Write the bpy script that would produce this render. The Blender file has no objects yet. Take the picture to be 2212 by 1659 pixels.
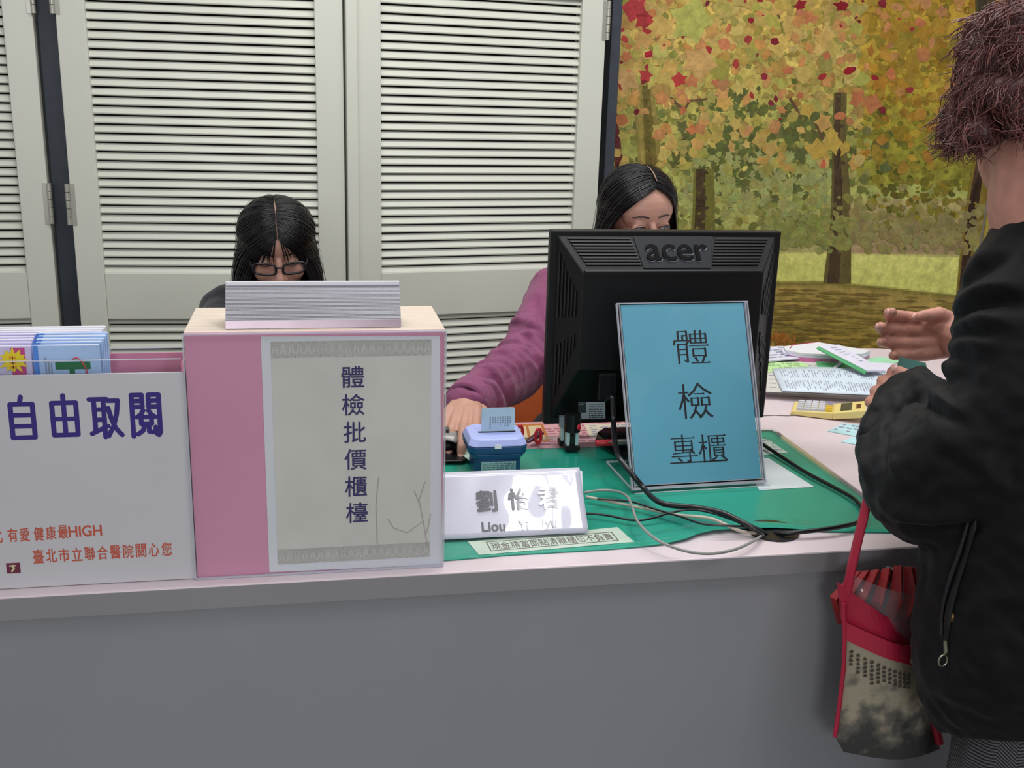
import bpy, bmesh, math, random
from mathutils import Vector, Matrix, noise, Quaternion
random.seed(7)
SC = bpy.context.scene
COL = SC.collection
PI = math.pi
V = Vector
# ------------------------------------------------------------------ camera
W, H, F = 2212, 1659, 2260.0
CAM = V((0, 0, 1.357))
R = Matrix(((0.98218229, -0.02210447, 0.1866262), (-0.18569461, -0.26688512, 0.94566899), (0.02890424, -0.96347482, -0.26623452)))
cam = bpy.data.cameras.new('camera'); camo = bpy.data.objects.new('camera', cam); COL.objects.link(camo)
cam.sensor_width = 36; cam.lens = F / W * 36; cam.clip_start = 0.02
cr, cu, cb = R @ V((1, 0, 0)), R @ V((0, -1, 0)), R @ V((0, 0, -1))
camo.matrix_world = Matrix(((cr.x, cu.x, cb.x, CAM.x), (cr.y, cu.y, cb.y, CAM.y), (cr.z, cu.z, cb.z, CAM.z), (0, 0, 0, 1)))
SC.camera = camo
# ------------------------------------------------------------------ world, lamps, exposure
SC.view_settings.view_transform = 'Standard'; SC.view_settings.look = 'None'
SC.view_settings.exposure = 0.0; SC.view_settings.gamma = 1.0; SC.view_settings.use_curve_mapping = False
wd = bpy.data.worlds.new('world'); SC.world = wd; wd.use_nodes = True
wd.node_tree.nodes['Background'].inputs[0].default_value = (0.96, 0.97, 1.0, 1)
wd.node_tree.nodes['Background'].inputs[1].default_value = 0.46
def area(name, loc, tgt, sx, sy, power, col):
    l = bpy.data.lights.new(name, 'AREA'); l.shape = 'RECTANGLE'; l.size = sx; l.size_y = sy; l.energy = power; l.color = col
    o = bpy.data.objects.new(name, l); COL.objects.link(o); o.location = loc
    o.rotation_euler = (V(tgt) - V(loc)).to_track_quat('-Z', 'Y').to_euler()
    return o
area('ceiling_tube_light', (0.35, 1.30, 2.62), (0.35, 1.50, 0), 1.8, 0.32, 12, (0.97, 0.98, 0.97))
area('ceiling_tube_light_rear', (0.55, 2.15, 2.66), (0.55, 2.6, 0), 2.4, 0.32, 28, (1.0, 0.985, 0.93))
area('hall_tube_light', (0.735, 0.30, 2.66), (0.735, 0.30, 0), 0.10, 0.60, 4.5, (0.95, 0.97, 1.0))
area('hall_tube_light_second', (0.875, 0.30, 2.66), (0.875, 0.30, 0), 0.13, 0.60, 6.0, (0.95, 0.97, 1.0))
area('window_daylight', (-0.4, -3.0, 1.9), (0.1, 1.3, 0.95), 0.9, 0.7, 34, (0.95, 0.97, 1.0))
# ------------------------------------------------------------------ helpers
def ray(x, y): return R @ V((x - W / 2, y - H / 2, F))
def PY(x, y, Y): d = ray(x, y); return CAM + d * (Y / d.y)          # point of the vertical plane at depth Y
def PZ(x, y, z): d = ray(x, y); return CAM + d * ((z - CAM.z) / d.z)  # point of the level plane at height z
def lin(c): return c / 12.92 if c <= 0.04045 else ((c + 0.055) / 1.055) ** 2.4
def rgb(h):
    h = h.lstrip('#'); return tuple(lin(int(h[i:i + 2], 16) / 255) for i in (0, 2, 4)) + (1.0,)
MATS = {}
def mat(name, col, rough=0.5, metal=0.0, spec=0.5, var=0.06, vs=30.0, bump=0.0, bs=200.0, coat=0.0, sheen=0.0, sss=0.0, stretch=None):
    if name in MATS: return MATS[name]
    m = bpy.data.materials.new(name); m.use_nodes = True; nt = m.node_tree; b = nt.nodes['Principled BSDF']
    c = rgb(col) if isinstance(col, str) else col
    tc = nt.nodes.new('ShaderNodeTexCoord'); mp = nt.nodes.new('ShaderNodeMapping')
    nt.links.new(tc.outputs['Object'], mp.inputs[0])
    if stretch: mp.inputs['Scale'].default_value = stretch
    n = nt.nodes.new('ShaderNodeTexNoise'); n.inputs['Scale'].default_value = vs; n.inputs['Detail'].default_value = 4
    nt.links.new(mp.outputs[0], n.inputs['Vector'])
    r = nt.nodes.new('ShaderNodeValToRGB')
    r.color_ramp.elements[0].position = 0.3; r.color_ramp.elements[1].position = 0.7
    r.color_ramp.elements[0].color = tuple(x * (1 - var) for x in c[:3]) + (1,)
    r.color_ramp.elements[1].color = tuple(min(1, x * (1 + var)) for x in c[:3]) + (1,)
    nt.links.new(n.outputs['Fac'], r.inputs[0]); nt.links.new(r.outputs[0], b.inputs['Base Color'])
    b.inputs['Roughness'].default_value = rough; b.inputs['Metallic'].default_value = metal
    b.inputs['Specular IOR Level'].default_value = spec; b.inputs['Coat Weight'].default_value = coat; b.inputs['Coat Roughness'].default_value = 0.06
    if sheen: b.inputs['Sheen Weight'].default_value = sheen; b.inputs['Sheen Roughness'].default_value = 0.5
    if sss: b.inputs['Subsurface Weight'].default_value = sss; b.inputs['Subsurface Radius'].default_value = (0.01, 0.004, 0.002); b.inputs['Subsurface Scale'].default_value = 0.5
    if bump:
        n2 = nt.nodes.new('ShaderNodeTexNoise'); n2.inputs['Scale'].default_value = bs; n2.inputs['Detail'].default_value = 5
        bp = nt.nodes.new('ShaderNodeBump'); bp.inputs['Strength'].default_value = bump; bp.inputs['Distance'].default_value = 0.004
        nt.links.new(mp.outputs[0], n2.inputs['Vector']); nt.links.new(n2.outputs['Fac'], bp.inputs['Height']); nt.links.new(bp.outputs[0], b.inputs['Normal'])
    MATS[name] = m; return m
def clearmat(name, tint=(0.97, 0.98, 0.98), rough=0.04, ior=1.45, haze=0.0, hazecol=(0.8, 0.8, 0.82, 1)):
    m = bpy.data.materials.new(name); m.use_nodes = True; nt = m.node_tree
    for n in list(nt.nodes): nt.nodes.remove(n)
    out = nt.nodes.new('ShaderNodeOutputMaterial'); tr = nt.nodes.new('ShaderNodeBsdfTransparent'); gl = nt.nodes.new('ShaderNodeBsdfGlossy')
    tr.inputs[0].default_value = tuple(tint) + (1,); gl.inputs['Roughness'].default_value = rough
    fr = nt.nodes.new('ShaderNodeFresnel'); fr.inputs['IOR'].default_value = ior
    nz = nt.nodes.new('ShaderNodeTexNoise'); nz.inputs['Scale'].default_value = 9; bp = nt.nodes.new('ShaderNodeBump'); bp.inputs['Strength'].default_value = 0.02
    nt.links.new(nz.outputs['Fac'], bp.inputs['Height']); nt.links.new(bp.outputs[0], gl.inputs['Normal'])
    ge = nt.nodes.new('ShaderNodeNewGeometry'); sb = nt.nodes.new('ShaderNodeMath'); sb.operation = 'SUBTRACT'; sb.inputs[0].default_value = 1; nt.links.new(ge.outputs['Backfacing'], sb.inputs[1])
    mu = nt.nodes.new('ShaderNodeMath'); mu.operation = 'MULTIPLY'; nt.links.new(fr.outputs[0], mu.inputs[0]); nt.links.new(sb.outputs[0], mu.inputs[1])
    mx = nt.nodes.new('ShaderNodeMixShader'); nt.links.new(mu.outputs[0], mx.inputs[0]); nt.links.new(tr.outputs[0], mx.inputs[1]); nt.links.new(gl.outputs[0], mx.inputs[2])
    last = mx
    if haze:
        df = nt.nodes.new('ShaderNodeBsdfDiffuse'); df.inputs[0].default_value = hazecol
        m2 = nt.nodes.new('ShaderNodeMixShader'); m2.inputs[0].default_value = haze
        nt.links.new(mx.outputs[0], m2.inputs[1]); nt.links.new(df.outputs[0], m2.inputs[2]); last = m2
    nt.links.new(last.outputs[0], out.inputs[0]); MATS[name] = m; return m
def vcmat(name, rough=0.6, spec=0.3, coat=0.0):
    m = bpy.data.materials.new(name); m.use_nodes = True; nt = m.node_tree; b = nt.nodes['Principled BSDF']
    a = nt.nodes.new('ShaderNodeAttribute'); a.attribute_name = 'col'
    tc = nt.nodes.new('ShaderNodeTexCoord'); last = a.outputs['Color']
    for sc_, lo, hi in ((26, .80, 1.18), (90, .86, 1.12)):      # blotchy print
        n = nt.nodes.new('ShaderNodeTexNoise'); n.inputs['Scale'].default_value = sc_; n.inputs['Detail'].default_value = 5; nt.links.new(tc.outputs['Object'], n.inputs['Vector'])
        mr = nt.nodes.new('ShaderNodeMapRange'); mr.inputs[1].default_value = .3; mr.inputs[2].default_value = .7; mr.inputs[3].default_value = lo; mr.inputs[4].default_value = hi; nt.links.new(n.outputs['Fac'], mr.inputs[0])
        vm = nt.nodes.new('ShaderNodeVectorMath'); vm.operation = 'SCALE'; nt.links.new(last, vm.inputs[0]); nt.links.new(mr.outputs[0], vm.inputs['Scale']); last = vm.outputs[0]
    nt.links.new(last, b.inputs['Base Color'])
    b.inputs['Roughness'].default_value = rough; b.inputs['Specular IOR Level'].default_value = spec; b.inputs['Coat Weight'].default_value = coat
    return m

class MB:
    """collects shapes; build() links them as one mesh object"""
    def __init__(s): s.v = []; s.f = []; s.m = []; s.c = []; s.sm = []
    def add(s, vs, fs, mi=0, col=None, smooth=False):
        o = len(s.v); s.v += [V(p) for p in vs]
        for f in fs: s.f.append([i + o for i in f]); s.m.append(mi); s.c.append(col); s.sm.append(smooth)
        return s
    def box(s, lo, hi, M=None, mi=0):
        x0, y0, z0 = lo; x1, y1, z1 = hi
        vs = [V(p) for p in ((x0, y0, z0), (x1, y0, z0), (x1, y1, z0), (x0, y1, z0), (x0, y0, z1), (x1, y0, z1), (x1, y1, z1), (x0, y1, z1))]
        if M: vs = [M @ p for p in vs]
        return s.add(vs, [(0, 3, 2, 1), (4, 5, 6, 7), (0, 1, 5, 4), (1, 2, 6, 5), (2, 3, 7, 6), (3, 0, 4, 7)], mi)
    def hexa(s, b, t, mi=0):                      # bottom ring and top ring of equal length
        n = len(b); fs = [list(range(n))[::-1], list(range(n, 2 * n))]
        fs += [(i, (i + 1) % n, n + (i + 1) % n, n + i) for i in range(n)]
        return s.add(list(b) + list(t), fs, mi)
    def prism(s, poly, d, mi=0):                  # polygon extruded by vector d
        return s.hexa([V(p) for p in poly], [V(p) + V(d) for p in poly], mi)
    def tube(s, pts, r, n=10, mi=0, cap=True, sy=1.0, smooth=True, up=None):
        pts = [V(p) for p in pts]; N = len(pts); rs = r if hasattr(r, '__len__') else [r] * N
        vs = []; ref = V(up) if up else V((0, 0, 1))
        t0 = (pts[1] - pts[0]).normalized()
        if abs(t0.dot(ref)) > 0.95: ref = V((1, 0, 0)) if abs(t0.x) < 0.9 else V((0, 1, 0))
        a = t0.cross(ref).normalized()
        for i in range(N):
            t = (pts[min(i + 1, N - 1)] - pts[max(i - 1, 0)])
            if t.length < 1e-9: t = t0
            t.normalize(); a = (a - t * a.dot(t)); a = a.normalized() if a.length > 1e-6 else t.orthogonal().normalized()
            b = t.cross(a)
            for k in range(n):
                q = 2 * PI * k / n; vs.append(pts[i] + (a * math.cos(q) + b * math.sin(q) * sy) * rs[i])
        fs = [(i * n + k, i * n + (k + 1) % n, (i + 1) * n + (k + 1) % n, (i + 1) * n + k) for i in range(N - 1) for k in range(n)]
        s.add(vs, fs, mi, None, smooth)
        if cap:
            s.add(vs[:n], [list(range(n))[::-1]], mi); s.add(vs[-n:], [list(range(n))], mi)
        return s
    def capsule(s, pts, r, n=12, sy=1.0, up=None, mi=0):   # tube with rounded ends
        pts = [V(p) for p in pts]; rs = list(r) if hasattr(r, '__len__') else [r] * len(pts)
        d0 = (pts[0] - pts[1]).normalized(); d1 = (pts[-1] - pts[-2]).normalized()
        A = [(pts[0] + d0 * rs[0] * math.sin(q), rs[0] * math.cos(q)) for q in (1.5, 1.1, 0.6)]
        B = [(pts[-1] + d1 * rs[-1] * math.sin(q), rs[-1] * math.cos(q)) for q in (0.6, 1.1, 1.5)]
        return s.tube([a[0] for a in A] + pts + [b[0] for b in B], [a[1] for a in A] + rs + [b[1] for b in B], n, mi, True, sy, True, up)
    def ell(s, c, rad, M=None, n=20, mi=0):
        vs = []; fs = []; m = n // 2
        for i in range(1, m):
            th = PI * i / m
            for k in range(n):
                ph = 2 * PI * k / n; vs.append(V((rad[0] * math.sin(th) * math.cos(ph), rad[1] * math.sin(th) * math.sin(ph), rad[2] * math.cos(th))))
        vs += [V((0, 0, rad[2])), V((0, 0, -rad[2]))]
        for i in range(m - 2):
            for k in range(n): fs.append((i * n + k, (i + 1) * n + k, (i + 1) * n + (k + 1) % n, i * n + (k + 1) % n))
        T, B = (m - 1) * n, (m - 1) * n + 1
        for k in range(n): fs.append((T, k, (k + 1) % n)); fs.append((B, (m - 2) * n + (k + 1) % n, (m - 2) * n + k))
        vs = [(M @ (p + V(c)) if M else p + V(c)) for p in vs]
        return s.add(vs, fs, mi, None, True)
    def grid(s, P, mi=0, smooth=True):            # rows of points
        n = len(P[0]); vs = [p for row in P for p in row]
        return s.add(vs, [(i * n + k, i * n + k + 1, (i + 1) * n + k + 1, (i + 1) * n + k) for i in range(len(P) - 1) for k in range(n - 1)], mi, None, smooth)
    def sheet(s, P, d, mi=0):                     # thick grid: offset d
        n = len(P[0]); m = len(P); d = V(d); o = m * n
        vs = [p for row in P for p in row]; vs = vs + [V(p) + d for p in vs]; fs = []
        for i in range(m - 1):
            for k in range(n - 1):
                a, b, c, e = i * n + k, i * n + k + 1, (i + 1) * n + k + 1, (i + 1) * n + k
                fs.append((a, e, c, b)); fs.append((o + a, o + b, o + c, o + e))
        per = [k for k in range(n)] + [i * n + n - 1 for i in range(1, m)] + [(m - 1) * n + k for k in range(n - 2, -1, -1)] + [i * n for i in range(m - 2, 0, -1)]
        for i in range(len(per)): a, b = per[i], per[(i + 1) % len(per)]; fs.append((a, b, o + b, o + a))
        return s.add(vs, fs, mi)
    def build(s, name, mats, parent=None, bevel=0.0, seg=2, smooth=None, solid=0.0, vc=False):
        me = bpy.data.meshes.new(name); me.from_pydata([tuple(p) for p in s.v], [], s.f); me.update()
        for mm in (mats if isinstance(mats, (list, tuple)) else [mats]): me.materials.append(mm)
        for i, p in enumerate(me.polygons):
            p.material_index = s.m[i]; p.use_smooth = s.sm[i] if smooth is None else smooth
        if vc:
            ca = me.color_attributes.new('col', 'FLOAT_COLOR', 'CORNER')
            for i, p in enumerate(me.polygons):
                for li in p.loop_indices: ca.data[li].color = s.c[i] or (1, 1, 1, 1)
        o = bpy.data.objects.new(name, me); COL.objects.link(o)
        if bevel:
            b = o.modifiers.new('bevel', 'BEVEL'); b.width = bevel; b.segments = seg; b.limit_method = 'ANGLE'; b.angle_limit = 0.6; b.harden_normals = False
        if parent: put(o, parent)
        return o
    def remesh(s, name, mats, parent=None, vox=0.004, it=4, disp=None, colf=None):
        """union of all pieces as one continuous smooth surface"""
        o = s.build(name, mats, None)
        r = o.modifiers.new('r', 'REMESH'); r.mode = 'VOXEL'; r.voxel_size = vox; r.use_smooth_shade = True
        k = o.modifiers.new('s', 'SMOOTH'); k.factor = 0.5; k.iterations = it
        dg = bpy.context.evaluated_depsgraph_get(); me = bpy.data.meshes.new_from_object(o.evaluated_get(dg))
        old = o.data; o.modifiers.clear(); o.data = me; bpy.data.meshes.remove(old); me.name = name
        me.materials.clear()
        for mm in (mats if isinstance(mats, (list, tuple)) else [mats]): me.materials.append(mm)
        if disp:
            nn = [v.normal.copy() for v in me.vertices]
            for v, q in zip(me.vertices, nn):
                v.co += q * disp(v.co, q)
        for p in me.polygons:
            p.use_smooth = True
            if colf: p.material_index = colf(p.center, p.normal)
        me.update()
        if parent: put(o, parent)
        return o
ELOC = {}
def put(o, parent):                                # all meshes carry world coordinates; a thing's Empty sits at its base
    o.parent = parent
    if parent.name in ELOC: o.matrix_parent_inverse = Matrix.Translation(-ELOC[parent.name])
    return o
def thing(name, label, cat, loc=(0, 0, 0), group=None):
    o = bpy.data.objects.new(name, None); COL.objects.link(o); o.location = loc; ELOC[o.name] = V(loc); o.empty_display_size = 0.05
    return tag(o, label, cat, group)
def tag(o, label, cat, group=None, kind=None):
    o['label'] = label; o['category'] = cat
    if group: o['group'] = group
    if kind: o['kind'] = kind
    return o
def struct(o): o['kind'] = 'structure'; return o
def frame(o, u, v):
    u = V(u).normalized(); v = V(v); v = (v - u * v.dot(u)).normalized(); n = u.cross(v)
    return Matrix(((u.x, v.x, n.x, o[0]), (u.y, v.y, n.y, o[1]), (u.z, v.z, n.z, o[2]), (0, 0, 0, 1)))
def T(x, y, z): return Matrix.Translation((x, y, z))
def smooth_path(pts, n=8):                         # Catmull-Rom
    pts = [V(p) for p in pts]; out = []
    for i in range(len(pts) - 1):
        p0, p1, p2, p3 = pts[max(i - 1, 0)], pts[i], pts[i + 1], pts[min(i + 2, len(pts) - 1)]
        for k in range(n):
            t = k / n; out.append(0.5 * ((2 * p1) + (p2 - p0) * t + (2 * p0 - 5 * p1 + 4 * p2 - p3) * t * t + (3 * p1 - p0 - 3 * p2 + p3) * t ** 3))
    return out + [pts[-1]]
def text_mesh(body, w=None, h=None, ext=0.0004, bold=0.0, spacing=1.0, shear=0.0):
    """lettering as (verts, faces) centred on 0,0, scaled to width w and / or height h"""
    c = bpy.data.curves.new('t', 'FONT'); c.body = body; c.size = 1; c.extrude = 0; c.space_character = spacing; c.shear = shear
    o = bpy.data.objects.new('t', c); COL.objects.link(o)
    dg = bpy.context.evaluated_depsgraph_get(); me = bpy.data.meshes.new_from_object(o.evaluated_get(dg))
    vs = [v.co.copy() for v in me.vertices]; fs = [list(p.vertices) for p in me.polygons]
    bpy.data.objects.remove(o); bpy.data.curves.remove(c); bpy.data.meshes.remove(me)
    x0 = min(v.x for v in vs); x1 = max(v.x for v in vs); y0 = min(v.y for v in vs); y1 = max(v.y for v in vs)
    sx = w / (x1 - x0) if w else None; sy = h / (y1 - y0) if h else None
    sx = sx or sy; sy = sy or sx
    vs = [V(((v.x - (x0 + x1) / 2) * sx, (v.y - (y0 + y1) / 2) * sy, 0)) for v in vs]
    if bold:
        V2 = []; F2 = []
        for k in range(8):
            o2 = len(V2); q = k * PI / 4; V2 += [v + V((math.cos(q) * bold, math.sin(q) * bold, 0.00002 * k)) for v in vs]; F2 += [[i + o2 for i in f] for f in fs]
        vs, fs = V2, F2
    return vs, fs
def put_text(mb, M, body, **k):
    vs, fs = text_mesh(body, **k); mb.add([M @ v for v in vs], fs)
def strokes(mb, M, S, w, sx, sy, th=None):
    """hand drawn strokes on a 0..100 grid (y down), w = stroke width (h, v); th lifts off the sheet"""
    z = 0.0
    for s_ in S:
        pts = [V((p[0] * sx / 100, -p[1] * sy / 100, 0)) for p in s_]
        for a, b in zip(pts, pts[1:]):
            d = (b - a); L = d.length
            if L < 1e-6: continue
            d.normalize(); hor = abs(d.x)
            ww = w if not hasattr(w, '__len__') else (w[0] if hor > 0.93 else w[1])
            e = ww / 2; n = V((-d.y, d.x, 0)); z += 0.000004
            if th == 'round':
                vs = []
                for k in range(7): q = PI / 2 + PI * k / 6; vs.append(a + d * math.cos(q) * e + n * math.sin(q) * e)
                for k in range(7): q = -PI / 2 + PI * k / 6; vs.append(b + d * math.cos(q) * e + n * math.sin(q) * e)
            else:
                vs = [a - d * e * .6 + n * e, a - d * e * .6 - n * e, b + d * e * .6 - n * e, b + d * e * .6 + n * e]
                if hor > 0.93 and hasattr(w, '__len__'):   # little triangle at the end of a horizontal
                    mb.add([M @ (p + V((0, 0, z))) for p in (b + V((e * 1.2, -e, 0)), b + V((-e * 3, e, 0)), b + V((-e * 1.2, e * 2.6, 0)))], [(0, 1, 2)])
            mb.add([M @ (p + V((0, 0, z))) for p in vs], [list(range(len(vs)))])
from mathutils.bvhtree import BVHTree
from mathutils.kdtree import KDTree
def crease(o, folds):
    """folds pressed into a finished cloth surface: (photo points, height, width); height < 0 is a valley"""
    me = o.data; bv = BVHTree.FromPolygons([v.co.copy() for v in me.vertices], [list(q.vertices) for q in me.polygons])
    L = []
    for pts, amp, w in folds:
        P = smooth_path([V((x, y, 0)) for x, y in pts], 10); m = len(P)
        for i, q in enumerate(P):
            d = ray(q.x, q.y).normalized(); h = bv.ray_cast(CAM, d)
            if h[0]: L.append((h[0], amp * math.sin(PI * (i + .6) / (m + .2)) ** .6, w))
    kd = KDTree(len(L))
    for i, (q, a, w) in enumerate(L): kd.insert(q, i)
    kd.balance(); nn = [v.normal.copy() for v in me.vertices]
    for v, n in zip(me.vertices, nn):
        best = {}
        for c, i, d in kd.find_range(v.co, .05):
            q, a, w = L[i]; g = a * math.exp(-(d / w) ** 2)
            if abs(g) > abs(best.get(w * 1e3 + (a > 0), 0)): best[w * 1e3 + (a > 0)] = g
        if best: v.co += n * sum(best.values())
    me.update()
# ------------------------------------------------------------------ common materials
M_door = mat('painted_door', '#c9cabf', 0.42, var=0.03, vs=3, bump=0.03, bs=60)
M_dark = mat('dark_steel', '#3a4049', 0.45, metal=0.3, var=0.1)
M_steel = mat('hinge_steel', '#b4b3a8', 0.35, metal=0.7)
M_grey = mat('grey_laminate', '#8d8e94', 0.38, var=0.02, vs=8)
M_lip = mat('grey_edge', '#8b898c', 0.4, var=0.02, vs=8)
M_pinktop = mat('pale_pink_laminate', '#d8c8cd', 0.4, var=0.03, vs=12)
M_pink = mat('pink_board', '#d98ba8', 0.45, var=0.04, vs=4)
M_white = mat('white_paper', '#dedee4', 0.6, var=0.02, vs=10)
M_offw = mat('ivory_paper', '#c9c6bf', 0.6, var=0.05, vs=7)
M_black = mat('black_plastic', '#08090b', 0.45, spec=.3, var=0.1, vs=80, bump=0.05, bs=900)
M_blackg = mat('black_rubber', '#121317', 0.3, var=0.1)
M_ink = mat('dark_ink', '#1d1838', 0.6)
M_inkb = mat('black_ink', '#17161d', 0.6)
M_clear = clearmat('clear_acrylic')
M_clear2 = clearmat('clear_soft_plastic', tint=(0.96, 0.985, 0.985), rough=0.10, ior=1.25)
M_edge = clearmat('acrylic_edge', tint=(0.9, 0.91, 0.94), rough=0.15, ior=1.5, haze=0.45, hazecol=(0.72, 0.72, 0.80, 1))
M_red = mat('red_plastic', '#b5192b', 0.3)
M_skin = mat('skin', '#b88b79', 0.5, var=0.06, vs=40, bump=0.05, bs=400, sss=0.15)
M_skin2 = mat('older_skin', '#c98f7e', 0.5, var=0.12, vs=60, bump=0.12, bs=260, sss=0.15)
M_hair = mat('black_hair', '#08070b', 0.27, spec=0.45, var=0.3, vs=100)
M_steelb = mat('brushed_aluminium', '#c6c4ca', 0.45, metal=0.3, var=0.03, vs=8)
# ------------------------------------------------------------------ room shell
TOP = 0.78
M_wall = mat('white_wall', '#d9dad6', 0.7, var=0.02, vs=5)
M_floor = mat('floor_tile', '#8b8880', 0.35, var=0.08, vs=6)
struct(MB().box((-3.2, -4.2, -0.05), (3.4, 3.7, 0)).build('floor', M_floor))
struct(MB().box((-3.2, 3.52, 0), (3.4, 3.66, 3.1)).build('wall_back', M_wall))
# louvred folding doors
K = 1.14
def zk(z): return max(0.012, 1.357 + (z - 1.357) * K)
def louvre_door(idx, a, u, width, sl, sr, hinge_z, hinge_side, strip=False):
    """a = foot of the left edge, u = direction along the door, sl / sr = stile widths"""
    M = frame((a[0], a[1], 0), u, (0, 0, 1))          # x along, y up, z towards the room
    t = 0.020; width *= K; sl *= K; sr *= K
    fr = MB()
    fr.box((0, 0.012, -t), (sl, 2.66, t), M); fr.box((width - sr, 0.012, -t), (width, 2.66, t), M)
    rails = [(zk(.02), zk(.14)), (zk(.775), zk(.895)), (zk(1.603), zk(1.72)), (2.54, 2.66)]
    for z0, z1 in rails: fr.box((sl, z0, -t * 0.9), (width - sr, z1, t * 0.86), M)
    if strip: fr.box((-0.002, 0.012, t), (0.030, 2.66, t + 0.016), M)
    f = struct(fr.build('door_%d' % idx, M_door, bevel=0.0025))
    sm = MB(); pitch = 0.0217 * K
    x0, x1 = sl - 0.003, width - sr + 0.003
    for (_, z0), (z1, _) in zip(rails, rails[1:]):
        n = max(1, int((z1 - z0) / pitch))
        for i in range(n + 1):
            zc = z1 - 0.006 - i * (z1 - z0 - 0.010) / n
            prof = []                                 # slat: tilted board, front edge low and rounded
            L, th, an = 0.0212, 0.0066, math.radians(59)
            for (p, q) in ((-L / 2, -th / 2), (L / 2 - .002, -th / 2), (L / 2, -th * .2), (L / 2, th * .2), (L / 2 - .002, th / 2), (-L / 2, th / 2)):
                prof.append((p * math.cos(an) + q * math.sin(an), -p * math.sin(an) + q * math.cos(an)))
            sm.hexa([M @ V((x0, zc + y, z)) for z, y in prof], [M @ V((x1, zc + y, z)) for z, y in prof])
    put2(sm.build('louvre_slats', M_door, None), f)
    bk = MB(); bk.box((sl, 0.1, -t - .012), (width - sr, 2.6, -t - .008), M); put2(bk.build('shade_board', mat('closet_shade', '#2a1f22', 0.9)), f)  # added dark sheet; its colour stands for closet shade between the slats
    for hz in hinge_z:
        hz = zk(hz); hx = -0.006 if hinge_side < 0 else width + 0.004
        hb = MB(); L = 0.115
        for k in range(5):
            hb.tube([M @ V((hx, hz - L / 2 + k * L / 5 + .0008, t + .003)), M @ V((hx, hz - L / 2 + (k + 1) * L / 5 - .0008, t + .003))], 0.0068, 12)
        lx = (0, 0.013) if hinge_side < 0 else (width - 0.013, width)
        hb.box((lx[0], hz - L / 2, t), (lx[1], hz + L / 2, t + 0.002), M)
        put2(hb.build('hinge', M_steel), f)
    return f
def put2(o, parent): o.parent = parent; return o     # both meshes carry world coordinates
pA = PY(745, 400, 2.75 * K); dA = V((math.cos(math.radians(2.5)), -math.sin(math.radians(2.5)), 0)); wA = 0.668
louvre_door(1, pA - dA * wA * K, dA, wA, 0.066, 0.068, (1.56, 1.065), -1)
dB = V((math.cos(math.radians(9.2)), math.sin(math.radians(9.2)), 0)); wB = 0.70
louvre_door(2, pA + dB * 0.004, dB, wB, 0.088, 0.070, (1.555,), 1, strip=True)
dC = V((math.cos(math.radians(4)), math.sin(math.radians(4)), 0)); wC = 0.66
pC = V((-0.634 * K, 2.80 * K, 0))
louvre_door(3, pC - dC * wC * K, dC, wC, 0.066, 0.066, (1.56, 1.065), 1)
struct(MB().box((-0.632 * K, 2.815 * K, 0), (-0.575 * K, 2.86 * K, 2.66)).build('trim_1', M_dark, bevel=0.004))
xr = PY(1308, 400, 2.9 * K).x
struct(MB().box((xr - 0.007, 2.90 * K, 0), (xr + 0.025, 3.06 * K, 2.66)).build('trim_2', M_dark, bevel=0.003))
struct(MB().box((-3.0, 2.80 * K, 2.67), (xr + 0.03, 3.06 * K, 2.95)).build('trim_3', M_door, bevel=0.003))
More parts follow.
